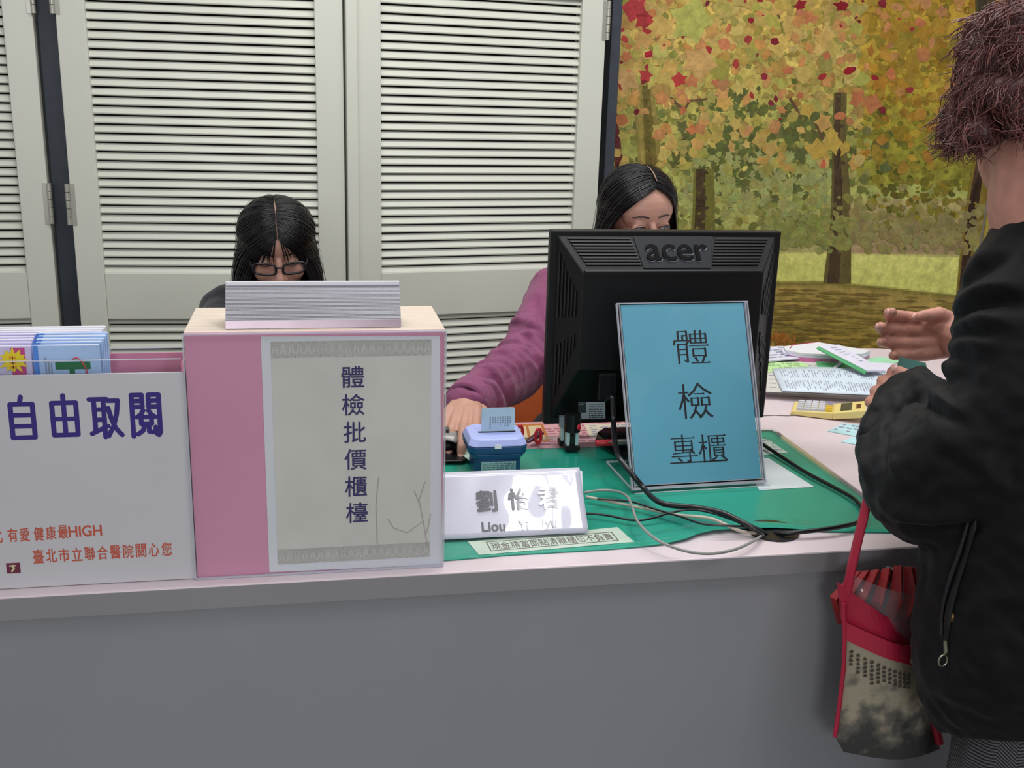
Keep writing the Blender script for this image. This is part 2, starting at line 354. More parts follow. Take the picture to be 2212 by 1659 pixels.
# ------------------------------------------------------------------ autumn forest mural
YM = 3.46
rnd = random.Random(11)
def mural():
    mb = MB()
    # field of soft colour: a fine grid with its own colours
    def base(x, y):
        n = noise.noise(V((x * .006, y * .006, 3.1))) ; n2 = noise.noise(V((x * .022, y * .022, 9.0))); n3 = noise.noise(V((x * .06, y * .06, 1.0)))
        stops = [(-80, (186, 150, 70)), (90, (186, 160, 84)), (230, (165, 155, 76)), (330, (140, 141, 70)), (430, (156, 158, 86)), (505, (150, 148, 84)), (543, (158, 146, 92)), (549, (200, 196, 110)), (606, (192, 190, 100)), (611, (116, 104, 46)), (622, (156, 132, 70)), (700, (144, 122, 54)), (760, (156, 128, 52)), (1000, (120, 98, 40)), (2000, (100, 80, 36))]
        yy = y + 14 * n if y < 480 else y - (max(0, x - 1800) * 0.11 if y > 590 else max(0, x - 1800) * .035)
        for (a, ca), (b, cb) in zip(stops, stops[1:]):
            if yy <= b: t = max(0, min(1, (yy - a) / (b - a))); c = [p + (q - p) * t for p, q in zip(ca, cb)]; break
        else: c = stops[-1][1]
        k = 1 + (0.16 * n2 + 0.12 * n3 if y < 500 else 0.05 * n2 + .03 * n3)
        if 611 < yy: k += 0.12 * noise.noise(V((x * .012, y * .09, 4)))
        if 430 < y < 548 and x > 1830: c = [c[0] * 1.0, c[1] * .9, c[2] * 1.05]
        if x > 1850 and y < 400: c = [c[0] * .93, c[1] * .88, c[2] * .6]
        return tuple(min(1, 1.25 * lin(max(0, min(255, v * k)) / 255)) for v in c) + (1,)
    xs = [1322 + i * 9 for i in range(0, 93)]; ys = [-90 + j * 8 for j in range(0, 118)] + [860 + 40 * j for j in range(0, 14)]
    def pt(x, y, off=0.0):
        p = PY(x, y, YM); return V((min(max(p.x, x_lo), x_hi), YM - off, min(max(p.z, 0.05), 2.7)))
    x_lo, x_hi = PY(1321, 400, YM).x, PY(2132, 420, YM).x
    g0, g1 = PY(1290, -90, YM), PY(2150, 860, YM)
    nx, ny = 190, 250
    z_hi, z_lo = 2.7, 0.1
    cells = []
    for i in range(nx):
        for j in range(ny):
            a0, a1 = x_lo + (x_hi - x_lo) * i / nx, x_lo + (x_hi - x_lo) * (i + 1) / nx
            zs = 1.86 - (1.86 - 0.38) * j / ny, 1.86 - (1.86 - 0.38) * (j + 1) / ny
            cells.append((a0, a1, zs[1], zs[0]))
    Ri = R.transposed()
    def px(p): d = Ri @ (V(p) - CAM); return W / 2 + F * d.x / d.z, H / 2 + F * d.y / d.z
    for a0, a1, b0, b1 in cells:
        x, y = px(((a0 + a1) / 2, YM, (b0 + b1) / 2))
        mb.add([(a0, YM, b0), (a1, YM, b0), (a1, YM, b1), (a0, YM, b1)], [(0, 1, 2, 3)], 0, base(x, y))
    for b0, b1, y in ((0.05, 0.38, 900), (1.86, 2.7, -60)):
        mb.add([(x_lo, YM, b0), (x_hi, YM, b0), (x_hi, YM, b1), (x_lo, YM, b1)], [(0, 1, 2, 3)], 0, base(1700, y))
    st = [0.0002]
    def poly(pts, c, al=1):
        st[0] += 0.0000004
        q = [pt(x, y, st[0]) for x, y in pts]
        mb.add(q, [list(range(len(q)))], 0, tuple(.86 * lin(max(0, min(255, v)) / 255) for v in c) + (1,))
    def leaf(x, y, r, c, lob=0):
        a0 = rnd.uniform(0, 6.3); n = 10 if not lob else 15; P = []
        asp = rnd.uniform(.55, 1.0)
        for k in range(n):
            q = 2 * PI * k / n; rr = r * (1 + (.30 * math.cos(5 * q) + .12 * rnd.uniform(-1, 1) + .15 * math.cos(q) if lob else .22 * rnd.uniform(-1, 1) + .18 * math.cos(q)))
            u, v_ = rr * math.cos(q), rr * math.sin(q) * asp
            P.append((x + u * math.cos(a0) - v_ * math.sin(a0), y + u * math.sin(a0) + v_ * math.cos(a0)))
        poly(P, c)
    def vary(c, d=14):
        k = rnd.uniform(-d, d); return (c[0] + k + rnd.uniform(-5, 5), c[1] + k + rnd.uniform(-5, 5), c[2] + k * .6 + rnd.uniform(-6, 6))
    # distant foliage dabs
    for i in range(2600):
        x, y = rnd.uniform(1322, 2130), rnd.uniform(-60, 500)
        t = y / 500
        pal = [(150, 148, 76), (138, 136, 64), (166, 162, 88), (120, 124, 60), (174, 160, 82)] if t > .45 else [(186, 158, 78), (170, 150, 68), (150, 142, 66), (190, 166, 92), (178, 140, 70)]
        c = rnd.choice(pal)
        if x > 1880: c = (c[0] * .92, c[1] * .86, c[2] * .55)
        leaf(x, y, rnd.uniform(4, 11), vary(c, 12))
    # dark green leaf clusters, branches, bright leaves
    for i in range(300):
        x, y = rnd.gauss(1640, 110), rnd.gauss(320, 50)
        if y > 480 or x < 1330: continue
        leaf(x, y, rnd.uniform(5, 14), vary((100, 106, 52), 12), rnd.random() < .5)
    for i in range(170):
        leaf(rnd.uniform(1470, 1800), rnd.uniform(330, 470), rnd.uniform(6, 14), vary((166, 168, 100), 10), 1)
    for P in ([(1440, 165, 3), (1452, 215, 4), (1478, 240, 5)], [(1478, 236, 4), (1490, 218, 3), (1540, 212, 2)], [(1706, 212, 4), (1722, 238, 4), (1730, 255, 3)], [(1762, 270, 2), (1778, 302, 4), (1800, 314, 4)], [(1762, 322, 4), (1776, 340, 2)], [(1560, -10, 3), (1575, 20, 4)], [(1660, 0, 3), (1685, 40, 2)]):
        
        N_ = []
        for i in range(len(P)):
            dx, dy = P[min(i + 1, len(P) - 1)][0] - P[max(i - 1, 0)][0], P[min(i + 1, len(P) - 1)][1] - P[max(i - 1, 0)][1]; l_ = math.hypot(dx, dy); N_.append((-dy / l_, dx / l_))
        for i in range(len(P) - 1):
            (x0, y0, w0), (x1, y1, w1) = P[i], P[i + 1]; (a0, b0_), (a1, b1_) = N_[i], N_[i + 1]; w0 *= .8; w1 *= .8
            poly([(x0 - a0 * w0, y0 - b0_ * w0), (x1 - a1 * w1, y1 - b1_ * w1), (x1 + a1 * w1, y1 + b1_ * w1), (x0 + a0 * w0, y0 + b0_ * w0)][::-1], (112, 80, 56))
    # trunks
    def trunk(pts, c, cd):
        L = [(x - w, y) for x, y, w in pts]; Rr = [(x + w, y) for x, y, w in pts]
        poly(L + Rr[::-1], c)
        M_ = [(x - w * .2, y) for x, y, w in pts]; poly([(x - w * .75, y) for x, y, w in pts] + [(x + w * .15, y) for x, y, w in pts][::-1], cd)
        for i in range(26):
            k = rnd.randrange(len(pts) - 1); t = rnd.random(); x = pts[k][0] * (1 - t) + pts[k + 1][0] * t; y = pts[k][1] * (1 - t) + pts[k + 1][1] * t; w = pts[k][2]
            leaf(x + rnd.uniform(-.7, .7) * w, y, rnd.uniform(2, 6), vary(cd if rnd.random() < .6 else c, 14))
    trunk([(1385, 180, 24), (1397, 260, 24), (1405, 380, 26)], (150, 134, 66), (170, 150, 76))
    trunk([(1395, 185, 8), (1402, 290, 12), (1408, 380, 14)], (122, 108, 48), (112, 98, 44))
    trunk([(1318, 230, 8), (1330, 300, 10), (1338, 380, 8)], (104, 44, 40), (92, 40, 40))
    trunk([(1520, 365, 22), (1520, 440, 24), (1518, 520, 26)], (120, 116, 50), (84, 66, 42))
    trunk([(1815, 200, 14), (1812, 300, 15), (1816, 420, 20), (1815, 500, 23), (1808, 612, 30)], (112, 98, 52), (88, 68, 46))
    trunk([(2128, -60, 24), (2128, 70, 20)], (88, 76, 44), (70, 60, 44))
    trunk([(2126, 330, 20), (2112, 430, 24), (2092, 560, 20), (2082, 650, 18)], (140, 118, 44), (86, 62, 44))
    for i in range(620):
        y = -60 + 430 * rnd.random() ** 1.5; x = rnd.uniform(1322, 2060)
        c = rnd.choice([(200, 172, 92), (206, 178, 98), (190, 158, 80), (186, 172, 88), (204, 164, 90), (172, 160, 78)])
        if x > 1860: c = (c[0] * .9, c[1] * .82, c[2] * .5)
        if y > 185 and (1360 < x < 1425 or 1795 < x < 1838): continue
        leaf(x, y, rnd.uniform(7, 21) * (1.15 if y < 200 else .85), vary(c, 14), rnd.random() < .4)
    for i in range(150):
        y = -40 + 330 * rnd.random() ** 1.8; x = rnd.uniform(1322, 2090)
        leaf(x, y, rnd.uniform(5, 15), vary(rnd.choice([(204, 146, 84), (200, 138, 84), (202, 124, 78)]), 10), rnd.random() < .4)
    for i in range(70):
        y = -40 + 300 * rnd.random() ** 1.9; x = rnd.uniform(1322, 2000)
        leaf(x, y, rnd.uniform(3, 10), vary(rnd.choice([(160, 44, 48), (176, 62, 56), (130, 36, 44)]), 10))
    for x, y, r, c in ((1372, 15, 26, (190, 62, 66)), (1392, 45, 18, (178, 54, 56)), (1397, 62, 12, (172, 50, 52)), (1348, 84, 9, (182, 70, 60)), (1402, 118, 10, (178, 36, 50)), (1396, 163, 13, (186, 60, 60)), (1468, 172, 15, (190, 62, 56)), (1505, 135, 30, (206, 164, 100)), (1536, 72, 17, (206, 156, 88)), (1490, 50, 44, (184, 182, 92)), (1425, 60, 30, (208, 172, 94)), (1350, 170, 26, (206, 164, 104)), (1727, 12, 14, (150, 30, 40)), (1818, 14, 14, (146, 22, 36)), (1834, 152, 12, (156, 26, 38)), (1890, 168, 9, (160, 40, 44)), (1674, 90, 10, (130, 32, 40)), (1770, 325, 26, (196, 162, 72)), (1800, 308, 20, (200, 168, 76)), (1826, 318, 16, (198, 164, 74)), (1796, 290, 14, (198, 166, 76)), (1778, 355, 10, (210, 110, 74)), (1746, 236, 16, (198, 166, 76)), (1590, 265, 14, (200, 172, 92)), (1520, 250, 11, (206, 172, 100)), (1550, 255, 16, (206, 176, 96)), (1460, 250, 12, (200, 184, 100)), (1850, 215, 18, (200, 120, 76)), (1880, 222, 20, (194, 122, 76))):
        leaf(x, y, r, c, r > 12)
    # dabs on the bushes, the meadow and the ground
    for i in range(420):
        x, y = rnd.uniform(1640, 2130), rnd.gauss(500, 30)
        if y < 543: leaf(x, y, rnd.uniform(4, 13), vary((156, 142, 86) if x > 1840 else (148, 148, 78), 9))
    for i in range(260):
        x = rnd.uniform(1660, 2110); y = rnd.uniform(625, 760) + max(0, x - 1800) * .1
        P = [(x - rnd.uniform(10, 40), y), (x, y - 2.5), (x + rnd.uniform(10, 40), y + 1), (x, y + 2.5)]
        poly(P, vary((142, 118, 54), 14))
    for i in range(70): leaf(rnd.uniform(1655, 1720), rnd.uniform(722, 770), rnd.uniform(3, 7), vary((176, 112, 44), 16))
    o = mb.build('wall_mural', vcmat('mural_print', 0.55, 0.25), vc=True)
    tag(o, 'large printed mural of an autumn park with yellow and red leaves on the back wall', 'mural')
    return x_hi
xm = mural()
mb = MB()
for i in range(6): mb.tube([(xm + 0.012 + i * 0.014, 3.45, 0.05), (xm + 0.012 + i * 0.014, 3.45, 2.7)], 0.0085, 8)
struct(mb.build('trim_4', mat('ochre_moulding', '#a58f3c', 0.5)))
# ------------------------------------------------------------------ reception counter
ct = thing('reception_counter', 'grey reception counter with a pale pink laminate top running across the picture', 'counter', (0.3, 1.4, 0))
b4 = PZ(1980, 760, TOP)
top_poly = [(-1.7, 1.187), (1.72, 1.187), (1.72, 2.02), (1.66, 2.14), (1.56, 2.215), (b4.x, b4.y), (1.377, 2.30), (1.1, 2.33), (0.835, 2.33), (0.835, 1.79), (-1.7, 1.79)]
mb = MB(); mb.prism([(x, y, TOP - 0.026) for x, y in top_poly], (0, 0, 0.026)); mb.build('countertop', M_pinktop, ct, bevel=0.002)
mb = MB(); mb.box((-1.7, 1.1855, TOP - 0.029), (1.7205, 1.1869, TOP - 0.0015)); mb.box((-1.7, 1.187, TOP - 0.029), (1.72, 1.202, TOP - 0.0265)); mb.build('edge_band', M_lip, ct)
mb = MB(); mb.box((-1.7, 1.198, 0.0), (1.715, 1.216, TOP - 0.029)); mb.build('front_panel', M_grey, ct)
for x0, x1, y0, y1 in ((-1.7, -1.68, 1.216, 1.78), (-0.36, -0.34, 1.216, 1.70), (1.695, 1.713, 1.216, 2.0), (0.93, 0.948, 1.85, 2.30)): MB().box((x0, y0, 0), (x1, y1, TOP - 0.026)).build('side_panel', M_grey, ct)
mb = MB(); p = PZ(1672, 1151, TOP)
mb.tube([(p.x, p.y + 0.004, TOP - 0.004), (p.x, p.y + 0.004, TOP + 0.003)], 0.036, 24, smooth=False); mb.build('cable_grommet', M_blackg, ct)
# ------------------------------------------------------------------ desk mat, cover sheet and what lies under it
z = TOP + 0.0006
fe = [(905, 1216), (985, 1210), (1100, 1200), (1300, 1189), (1440, 1178), (1486, 1169), (1512, 1158), (1545, 1152), (1600, 1150), (1680, 1146), (1780, 1150), (1960, 1152)]
def matz(x, y):                                    # the mat rides up over the cables at its front edge
    d = math.exp(-((x - 0.575) / 0.085) ** 2) * max(0, 1 - (y - 1.22) / 0.10) ** 2
    return z + 0.016 * d
front = [PZ(x, y, z) for x, y in fe]
rows = []
xs = [-0.12 + i * 0.0235 for i in range(41)]
def fy(x):
    for a, b in zip(front, front[1:]):
        if a.x <= x <= b.x: return a.y + (b.y - a.y) * (x - a.x) / (b.x - a.x)
    return front[0].y if x < front[0].x else front[-1].y
for j in range(26):
    t = j / 25
    rows.append([V((x, fy(x) + (1.695 - fy(x)) * t ** 1.5, matz(x, fy(x) + (1.695 - fy(x)) * t ** 1.5))) for x in xs])
M_mat = mat('green_felt', '#0f957c', 0.5, var=0.06, vs=14, bump=0.05, bs=500)
tag(MB().sheet(rows, (0, 0, 0.0012)).build('desk_mat', M_mat, smooth=True), 'green desk mat spread over the pink countertop', 'desk mat')
rows = [[p + V((0.003, -0.004 if j == 0 else 0, 0.0034 + (0.004 * math.exp(-((p.x - 0.5) / 0.12) ** 2) if j < 4 else 0))) for p in r] for j, r in enumerate(rows)]
tag(MB().sheet(rows, (0, 0, 0.0015)).build('cover_sheet', M_clear2, smooth=True), 'clear soft plastic sheet lying over the green desk mat', 'plastic sheet')
zp = z + 0.0016
def lay(name, label, cat, px, zz, m, th=0.0003, group=None, lines=None, border=None, mline=None):
    """flat sheet on a level plane through four photo points (tl, tr, br, bl)"""
    P = [PZ(x, y, zz) for x, y in px]
    o = MB().prism(P[::-1], (0, 0, th)).build(name, m)
    tag(o, label, cat, group)
    if lines:
        lb = MB(); r0, c0, seed = lines; rr = random.Random(seed)
        def q(u, v): return P[0].lerp(P[1], u).lerp(P[3].lerp(P[2], u), v) + V((0, 0, th + 0.0002))
        for i in range(r0):
            v0 = 0.08 + 0.86 * i / r0; v1 = v0 + 0.38 / r0; u = 0.06
            while u < 0.93:
                w = rr.uniform(.3, 1.3) / c0
                if rr.random() < .75: lb.add([q(u, v0), q(u, v1), q(min(.95, u + w), v1), q(min(.95, u + w), v0)], [(0, 1, 2, 3)])
                u += w + .25 / c0
        put(lb.build('printed_lines', mline or MATS.get('grey_print') or mat('grey_print', '#8d93a6', 0.6)), o)
    return o, P
# pink price form with an orange frame at the back of the mat
M_pf = mat('pink_form', '#cf9aa0', 0.55, var=0.1, vs=60)
zf = z + 0.0017
o, P = lay('price_form', 'long pink printed form under the clear sheet behind the blue card reader', 'form', [(1040, 915), (1420, 905), (1440, 962), (1030, 972)], zf, M_pf, lines=(9, 16, 3), mline=mat('plum_print', '#a86570', 0.6))
o, P = lay('ivory_form', 'ivory printed form under the clear sheet below the monitor', 'form', [(1262, 918), (1420, 912), (1420, 940), (1275, 946)], zf + 0.0005, mat('cream_paper', '#cfc4ae', 0.6), lines=(6, 10, 5))
o, P = lay('orange_form', 'orange bordered form under the clear sheet beside the card reader', 'form', [(1108, 917), (1172, 915), (1188, 953), (1108, 955)], zf + 0.0005, mat('orange_print', '#b06a2a', 0.6))
def sub(P, u0, v0, u1, v1, zz): 
    q = lambda u, v: P[0].lerp(P[1], u).lerp(P[3].lerp(P[2], u), v) + V((0, 0, zz))
    return [q(u0, v1), q(u1, v1), q(u1, v0), q(u0, v0)]
mb = MB(); mb.add(sub(P, .0, .12, .42, .9, .0005), [(0, 1, 2, 3)]); mb.add(sub(P, .5, .12, .9, .9, .0005), [(0, 1, 2, 3)]); put(mb.build('table_cells', mat('pale_yellow_print', '#cdb892', 0.6, var=.2, vs=300)), o)
# notice strip
o, P = lay('notice_strip', 'white notice strip with a framed line of characters in front of the name plate', 'notice', [(1010, 1170), (1334, 1139), (1370, 1171), (1035, 1199)], zp, mat('notice_paper', '#ccd3c4', 0.6))
u = (P[2] - P[3]).normalized(); vv = (P[0] - P[3]).normalized(); wN = (P[2] - P[3]).length; hN = abs((P[0] - P[3]).dot(V((0, 0, 1)).cross(u)))
Mn = frame((P[0] + P[1] + P[2] + P[3]) / 4 + V((0.002, -0.001, 0.0005)), u, V((0, 0, 1)).cross(u))
mb = MB(); put_text(mb, Mn, '現金請當面點清離櫃恕不負責', w=wN * .79, h=hN * .50)
a, b_ = wN * .415, hN * .33
for q0, q1 in (((-a, -b_), (a, -b_ + .0012)), ((-a, b_ - .0012), (a, b_)), ((-a, -b_), (-a + .0012, b_)), ((a - .0012, -b_), (a, b_))): mb.box((q0[0], q0[1], 0), (q1[0], q1[1], .0001), Mn)
put(mb.build('lettering', mat('brown_ink', '#5d4238', 0.6)), o)
lay('note_paper', 'blank white paper under the clear sheet at the lower right of the blue sign', 'paper', [(1600, 985), (1660, 990), (1759, 1052), (1640, 1059)], zp, M_white)
o, P = lay('small_form', 'small pale form under the clear sheet at the right edge of the green mat', 'form', [(1625, 945), (1660, 950), (1702, 978), (1640, 984)], zp, mat('pale_green_paper', '#c4d2c4', 0.6), lines=(4, 5, 8))
# ------------------------------------------------------------------ pink display box
zb = 1.086; X0, X1, Y0, Y1 = -0.144, 0.156, 1.211, 1.352
M_wood = mat('pale_wood_veneer', '#d9c8b8', 0.4, var=0.1, vs=5, stretch=(3, 60, 3))
bx = thing('display_box', 'pink fronted wooden box standing on the counter and showing a white vertical notice', 'box', ((X0 + X1) / 2, (Y0 + Y1) / 2, TOP))
mb = MB(); t = 0.009
mb.box((X0, Y0 + .001, TOP + .001), (X0 + t, Y1, zb - t)); mb.box((X1 - t, Y0 + .001, TOP + .001), (X1, Y1, zb - t)); mb.box((X0, Y0 + .001, zb - t), (X1, Y1, zb)); mb.box((X0 + t, Y0 + .012, TOP + .001), (X1 - t, Y1, TOP + t)); mb.box((X0 + t, Y1 - t, TOP + t), (X1 - t, Y1, zb - t))
mb.build('wooden_case', M_wood, bx, bevel=0.001)
M_pinkg = mat('glossy_pink_board', '#d794b0', 0.35, var=0.05, vs=4)
mb = MB(); mb.box((X0 + .001, Y0 - .001, TOP + .001), (X1 - .001, Y0 + .001, zb - .001)); mb.build('front_board', M_pinkg, bx)
yf = Y0 - 0.0016
def onF(x, y): return PY(x, y, yf)
A = [onF(563, 727), onF(950, 726), onF(956, 1220), onF(582, 1236)]
mb = MB(); mb.prism(A, (0, 0.0005, 0)); sh = mb.build('notice_sheet', M_white, bx)
xa, xb, za, zb_ = A[0].x, A[1].x, A[0].z, A[3].z
Mp = frame((0, yf - .0003, 0), (1, 0, 0), (0, 0, 1))
c_in = mat('pattern_grey', '#b7b3ad', 0.6, var=.06, vs=60)
mb = MB(); mb.box((xa + .011, za * 0 + zb_ + .010, 0), (xb - .010, za - .006, .0001), Mp); put(mb.build('printed_field', mat('warm_grey_paper', '#d6d1ca', 0.55, var=.05, vs=16), None), sh)
mb = MB(); hb = 0.0195
for z0, fl in ((za - .006 - hb, 1), (zb_ + .010, 1)):
    mb.box((xa + .011, z0, .0002), (xb - .010, z0 + hb, .0003), Mp)
put(mb.build('border_band', c_in), sh)
mb = MB(); n = 20
for z0 in (za - .006 - hb, zb_ + .010):
    for i in range(n):
        w = (xb - xa - .021) / n; x = xa + .011 + i * w
        for k in range(3):
            s_ = 1 - k * .32; cx, cz = x + w / 2, z0 + hb * .40
            tri = [(cx - w * .5 * s_, cz - hb * .34 * s_), (cx + w * .5 * s_, cz - hb * .34 * s_), (cx, cz + hb * .5 * s_)]
            for (a, b2) in zip(tri, tri[1:] + tri[:1]):
                d = V((b2[0] - a[0], b2[1] - a[1], 0)).normalized(); q = V((-d.y, d.x, 0)) * .00035
                mb.add([Mp @ (V((a[0], a[1], .0004)) + q), Mp @ (V((a[0], a[1], .0004)) - q), Mp @ (V((b2[0], b2[1], .0004)) - q), Mp @ (V((b2[0], b2[1], .0004)) + q)], [(0, 1, 2, 3)])
put(mb.build('border_triangles', mat('pale_pattern', '#cdcac6', 0.6)), sh)
mb = MB()                                          # faint ink branches printed at the lower right
for P in ([(925, 1190), (915, 1130), (905, 1080), (918, 1040)], [(905, 1085), (895, 1060)], [(914, 1125), (880, 1150), (850, 1140), (838, 1120)], [(922, 1150), (930, 1110)], [(815, 1175), (812, 1090), (818, 1030)]):
    mb.tube([onF(x, y) + V((0, -.0006, 0)) for x, y in P], .0006, 5)
put(mb.build('printed_branches', mat('faint_ink', '#b3afaa', 0.6)), sh)
mb = MB()
for ch, x, y in zip('體檢批價櫃檯', (762, 763, 766, 768, 769, 771), (814, 874, 933, 992, 1050, 1107)):
    p = onF(x, y); put_text(mb, frame((p.x, yf - .0008, p.z), (1, 0, 0), (0, 0, 1)), ch, w=0.0262, h=0.0262, bold=.0002)
put(mb.build('lettering', mat('violet_ink', '#2b2563', 0.6)), sh)
mb = MB(); mb.box((X0 - .001, Y0 - .0066, TOP + .002), (X1 + .001, Y0 - .0036, zb - .001)); mb.build('acrylic_cover', M_clear, bx)
mb = MB()
for lo, hi in (((X0 - .0012, Y0 - .0068, TOP + .002), (X0 + .0002, Y0 - .0034, zb - .0008)), ((X1 - .0002, Y0 - .0068, TOP + .002), (X1 + .0012, Y0 - .0034, zb - .0008)), ((X0, Y0 - .0068, zb - .0022), (X1, Y0 - .0034, zb - .0008)), ((X0, Y0 - .0068, TOP + .0005), (X1, Y0 - .0034, TOP + .0022))): mb.box(lo, hi)
mb.build('cover_edge', M_edge, bx)
# aluminium name holder seen from its ribbed back
al = thing('name_holder', 'ribbed aluminium name holder resting on top of the pink display box', 'name holder', (0.003, 1.25, zb))
xa, xb = -0.098, 0.1045; yb, yt, zt = 1.2235, 1.2455, 1.1375
mb = MB(); n = 26; z0_, z1_ = zb + .0095, zt - .004
prof = []
for i in range(n):
    for f_, d in ((0, 0), (.5, 0), (.5, .0007), (1, .0007)):
        t = (i + f_) / n; prof.append((yb + .0005 + (yt - yb) * t + d, z0_ + (z1_ - z0_) * t))
L = [V((xa, y, z)) for y, z in prof]; Rr = [V((xb, y, z)) for y, z in prof]
mb.add(L + Rr, [(i, len(L) + i, len(L) + i + 1, i + 1) for i in range(len(L) - 1)])
mb.hexa([(xa, yb + .004, z0_), (xb, yb + .004, z0_), (xb, yt + .004, z1_), (xa, yt + .004, z1_)], [(xa, yb + .0012, z0_), (xb, yb + .0012, z0_), (xb, yt + .0012, z1_), (xa, yt + .0012, z1_)])
mb.build('ribbed_plate', M_steelb, al)
mb = MB(); mb.prism([(xa, yb - .001, zb + .0005), (xa, yb + .0045, zb + .0005), (xa, yb + .0065, zb + .0095), (xa, yb + .001, zb + .0095)], (xb - xa, 0, 0)); mb.build('lower_rail', mat('mirror_aluminium', '#8a7a82', 0.3, metal=0.6), al)
mb = MB(); mb.prism([(xa, yt - .0015, zt - .0045), (xa, yt + .0045, zt - .0045), (xa, yt + .006, zt), (xa, yt - .0005, zt)], (xb - xa, 0, 0)); mb.build('upper_rail', M_steelb, al, bevel=.0008)
mb = MB(); mb.prism([(xa, yt + .004, zt - .004), (xa, yt + .006, zt - .002), (xa, yt + .040, zb + .002), (xa, yt + .037, zb + .0005)], (xb - xa, 0, 0)); mb.build('front_plate', M_steelb, al)
# ------------------------------------------------------------------ brochure holder with booklets
hx0, hx1 = -0.60, -0.1455
ho = thing('brochure_holder', 'white fronted brochure holder with purple and red lettering at the left end of the counter', 'brochure holder', ((hx0 + hx1) / 2, 1.25, TOP))
zt = PY(300, 806, 1.209).z
mb = MB(); mb.box((hx0, 1.2085, TOP + .001), (hx1, 1.2115, zt)); fp = mb.build('front_panel', mat('white_board', '#c7c6ca', 0.3, var=.03, vs=6), ho)
mb = MB(); mb.box((hx0, 1.290, TOP + .001), (hx1, 1.293, PY(300, 763, 1.29).z)); mb.build('back_board', M_pink, ho)
mb = MB(); mb.box((hx0, 1.212, TOP + .001), (hx1, 1.293, TOP + .004)); mb.box((hx1 - .003, 1.2125, TOP + .004), (hx1, 1.2895, zt + .010)); mb.build('tray', M_pink, ho)
mb = MB(); mb.box((hx0, 1.2120, TOP + .004), (hx1 - .003, 1.2138, PY(300, 777, 1.212).z)); mb.box((hx0, 1.2935, TOP + .001), (hx1, 1.2955, PY(300, 752, 1.2945).z)); mb.build('clear_panel', M_clear, ho)
mb = MB(); zq = PY(300, 777, 1.212).z; mb.box((hx0, 1.2118, zq - .0004), (hx1 - .003, 1.214, zq + .0006)); zq = PY(300, 752, 1.2945).z; mb.box((hx0, 1.2933, zq - .0004), (hx1, 1.2957, zq + .0006)); mb.box((hx1 - .001, 1.2075, TOP), (hx1 + .0003, 1.2117, zt)); mb.build('panel_edge', M_edge, ho)
yl = 1.2083
def onH(x, y): return PY(x, y, yl)
S_zi = [[(50, -2), (45, 14)], [(12, 16), (88, 16)], [(12, 16), (12, 98)], [(88, 16), (88, 98)], [(12, 98), (88, 98)], [(12, 43), (88, 43)], [(12, 70), (88, 70)]]
S_you = [[(49, -2), (49, 96)], [(9, 16), (91, 16)], [(9, 16), (9, 96)], [(91, 16), (91, 96)], [(9, 96), (91, 96)], [(9, 56), (91, 56)]]
S_qu = [[(2, 8), (56, 8)], [(16, 8), (16, 86)], [(46, 8), (46, 101)], [(16, 33), (46, 33)], [(16, 58), (46, 58)], [(4, 92), (56, 74)], [(60, 12), (92, 12), (86, 44), (74, 74), (56, 99)], [(60, 30), (68, 56), (80, 80), (99, 97)]]
S_yue = [[(8, 4), (8, 101)], [(8, 4), (40, 4)], [(40, 4), (40, 32)], [(8, 32), (40, 32)], [(8, 18), (40, 18)], [(60, 4), (92, 4)], [(60, 4), (60, 32)], [(60, 32), (92, 32)], [(60, 18), (92, 18)], [(92, 4), (92, 92), (87, 99), (78, 94)], [(42, 40), (34, 50), (22, 56)], [(58, 40), (66, 50), (78, 56)], [(34, 56), (66, 56)], [(34, 56), (34, 72)], [(66, 56), (66, 72)], [(34, 72), (66, 72)], [(44, 74), (38, 88), (22, 96)], [(57, 74), (57, 90), (66, 92), (77, 90), (78, 80)]]
mb = MB()
for S, x0, y0, x1, y1, in ((S_zi, 12, 860, 84, 946), (S_you, 104, 857, 175, 942), (S_qu, 190, 856, 265, 942), (S_yue, 277, 850, 353, 940)):
    a, b2 = onH(x0, y0), onH(x1, y1); Mh = frame((a.x, yl, a.z), (1, 0, 0.0), (0, 0, 1))
    strokes(mb, Mh, S, 0.0054, b2.x - a.x, a.z - b2.z, 'round')
put(mb.build('lettering', mat('purple_ink', '#2c1a78', 0.5)), fp)
mb = MB()
for ch, x, y, s_ in (('北', -6, 1158, 20), ('有', 27, 1156, 21), ('愛', 53, 1155, 22), ('健', 84, 1153, 22), ('康', 110, 1151, 22), ('最', 136, 1149, 22), ('HIGH', 184, 1147, 22)):
    p = onH(x, y)
    if ch == 'HIGH': put_text(mb, frame((p.x, yl, p.z), (1, 0, 0), (0, 0, 1)), ch, w=.0365, h=.0135, bold=.0003)
    else: put_text(mb, frame((p.x, yl, p.z), (1, 0, 0), (0, 0, 1)), ch, w=.0105, h=.0165, bold=.0002)
for k, ch in enumerate('臺北市立聯合醫院關心您'):
    p = onH(83 + k * 27.7, 1202 - k * 1.6); put_text(mb, frame((p.x, yl, p.z), (1, 0, 0), (0, 0, 1)), ch, w=.0115, h=.0170, bold=.0002)
put(mb.build('slogan_lettering', mat('red_orange_ink', '#c1543c', 0.55)), fp)
mb = MB(); p = onH(29, 1227); mb.box((p.x - .0075, yl - .0004, p.z - .0065), (p.x + .0075, yl, p.z + .0065)); mb.build('logo', mat('logo_maroon', '#6a1f38', 0.5), None, bevel=.001); put(COL.objects[-1], fp)
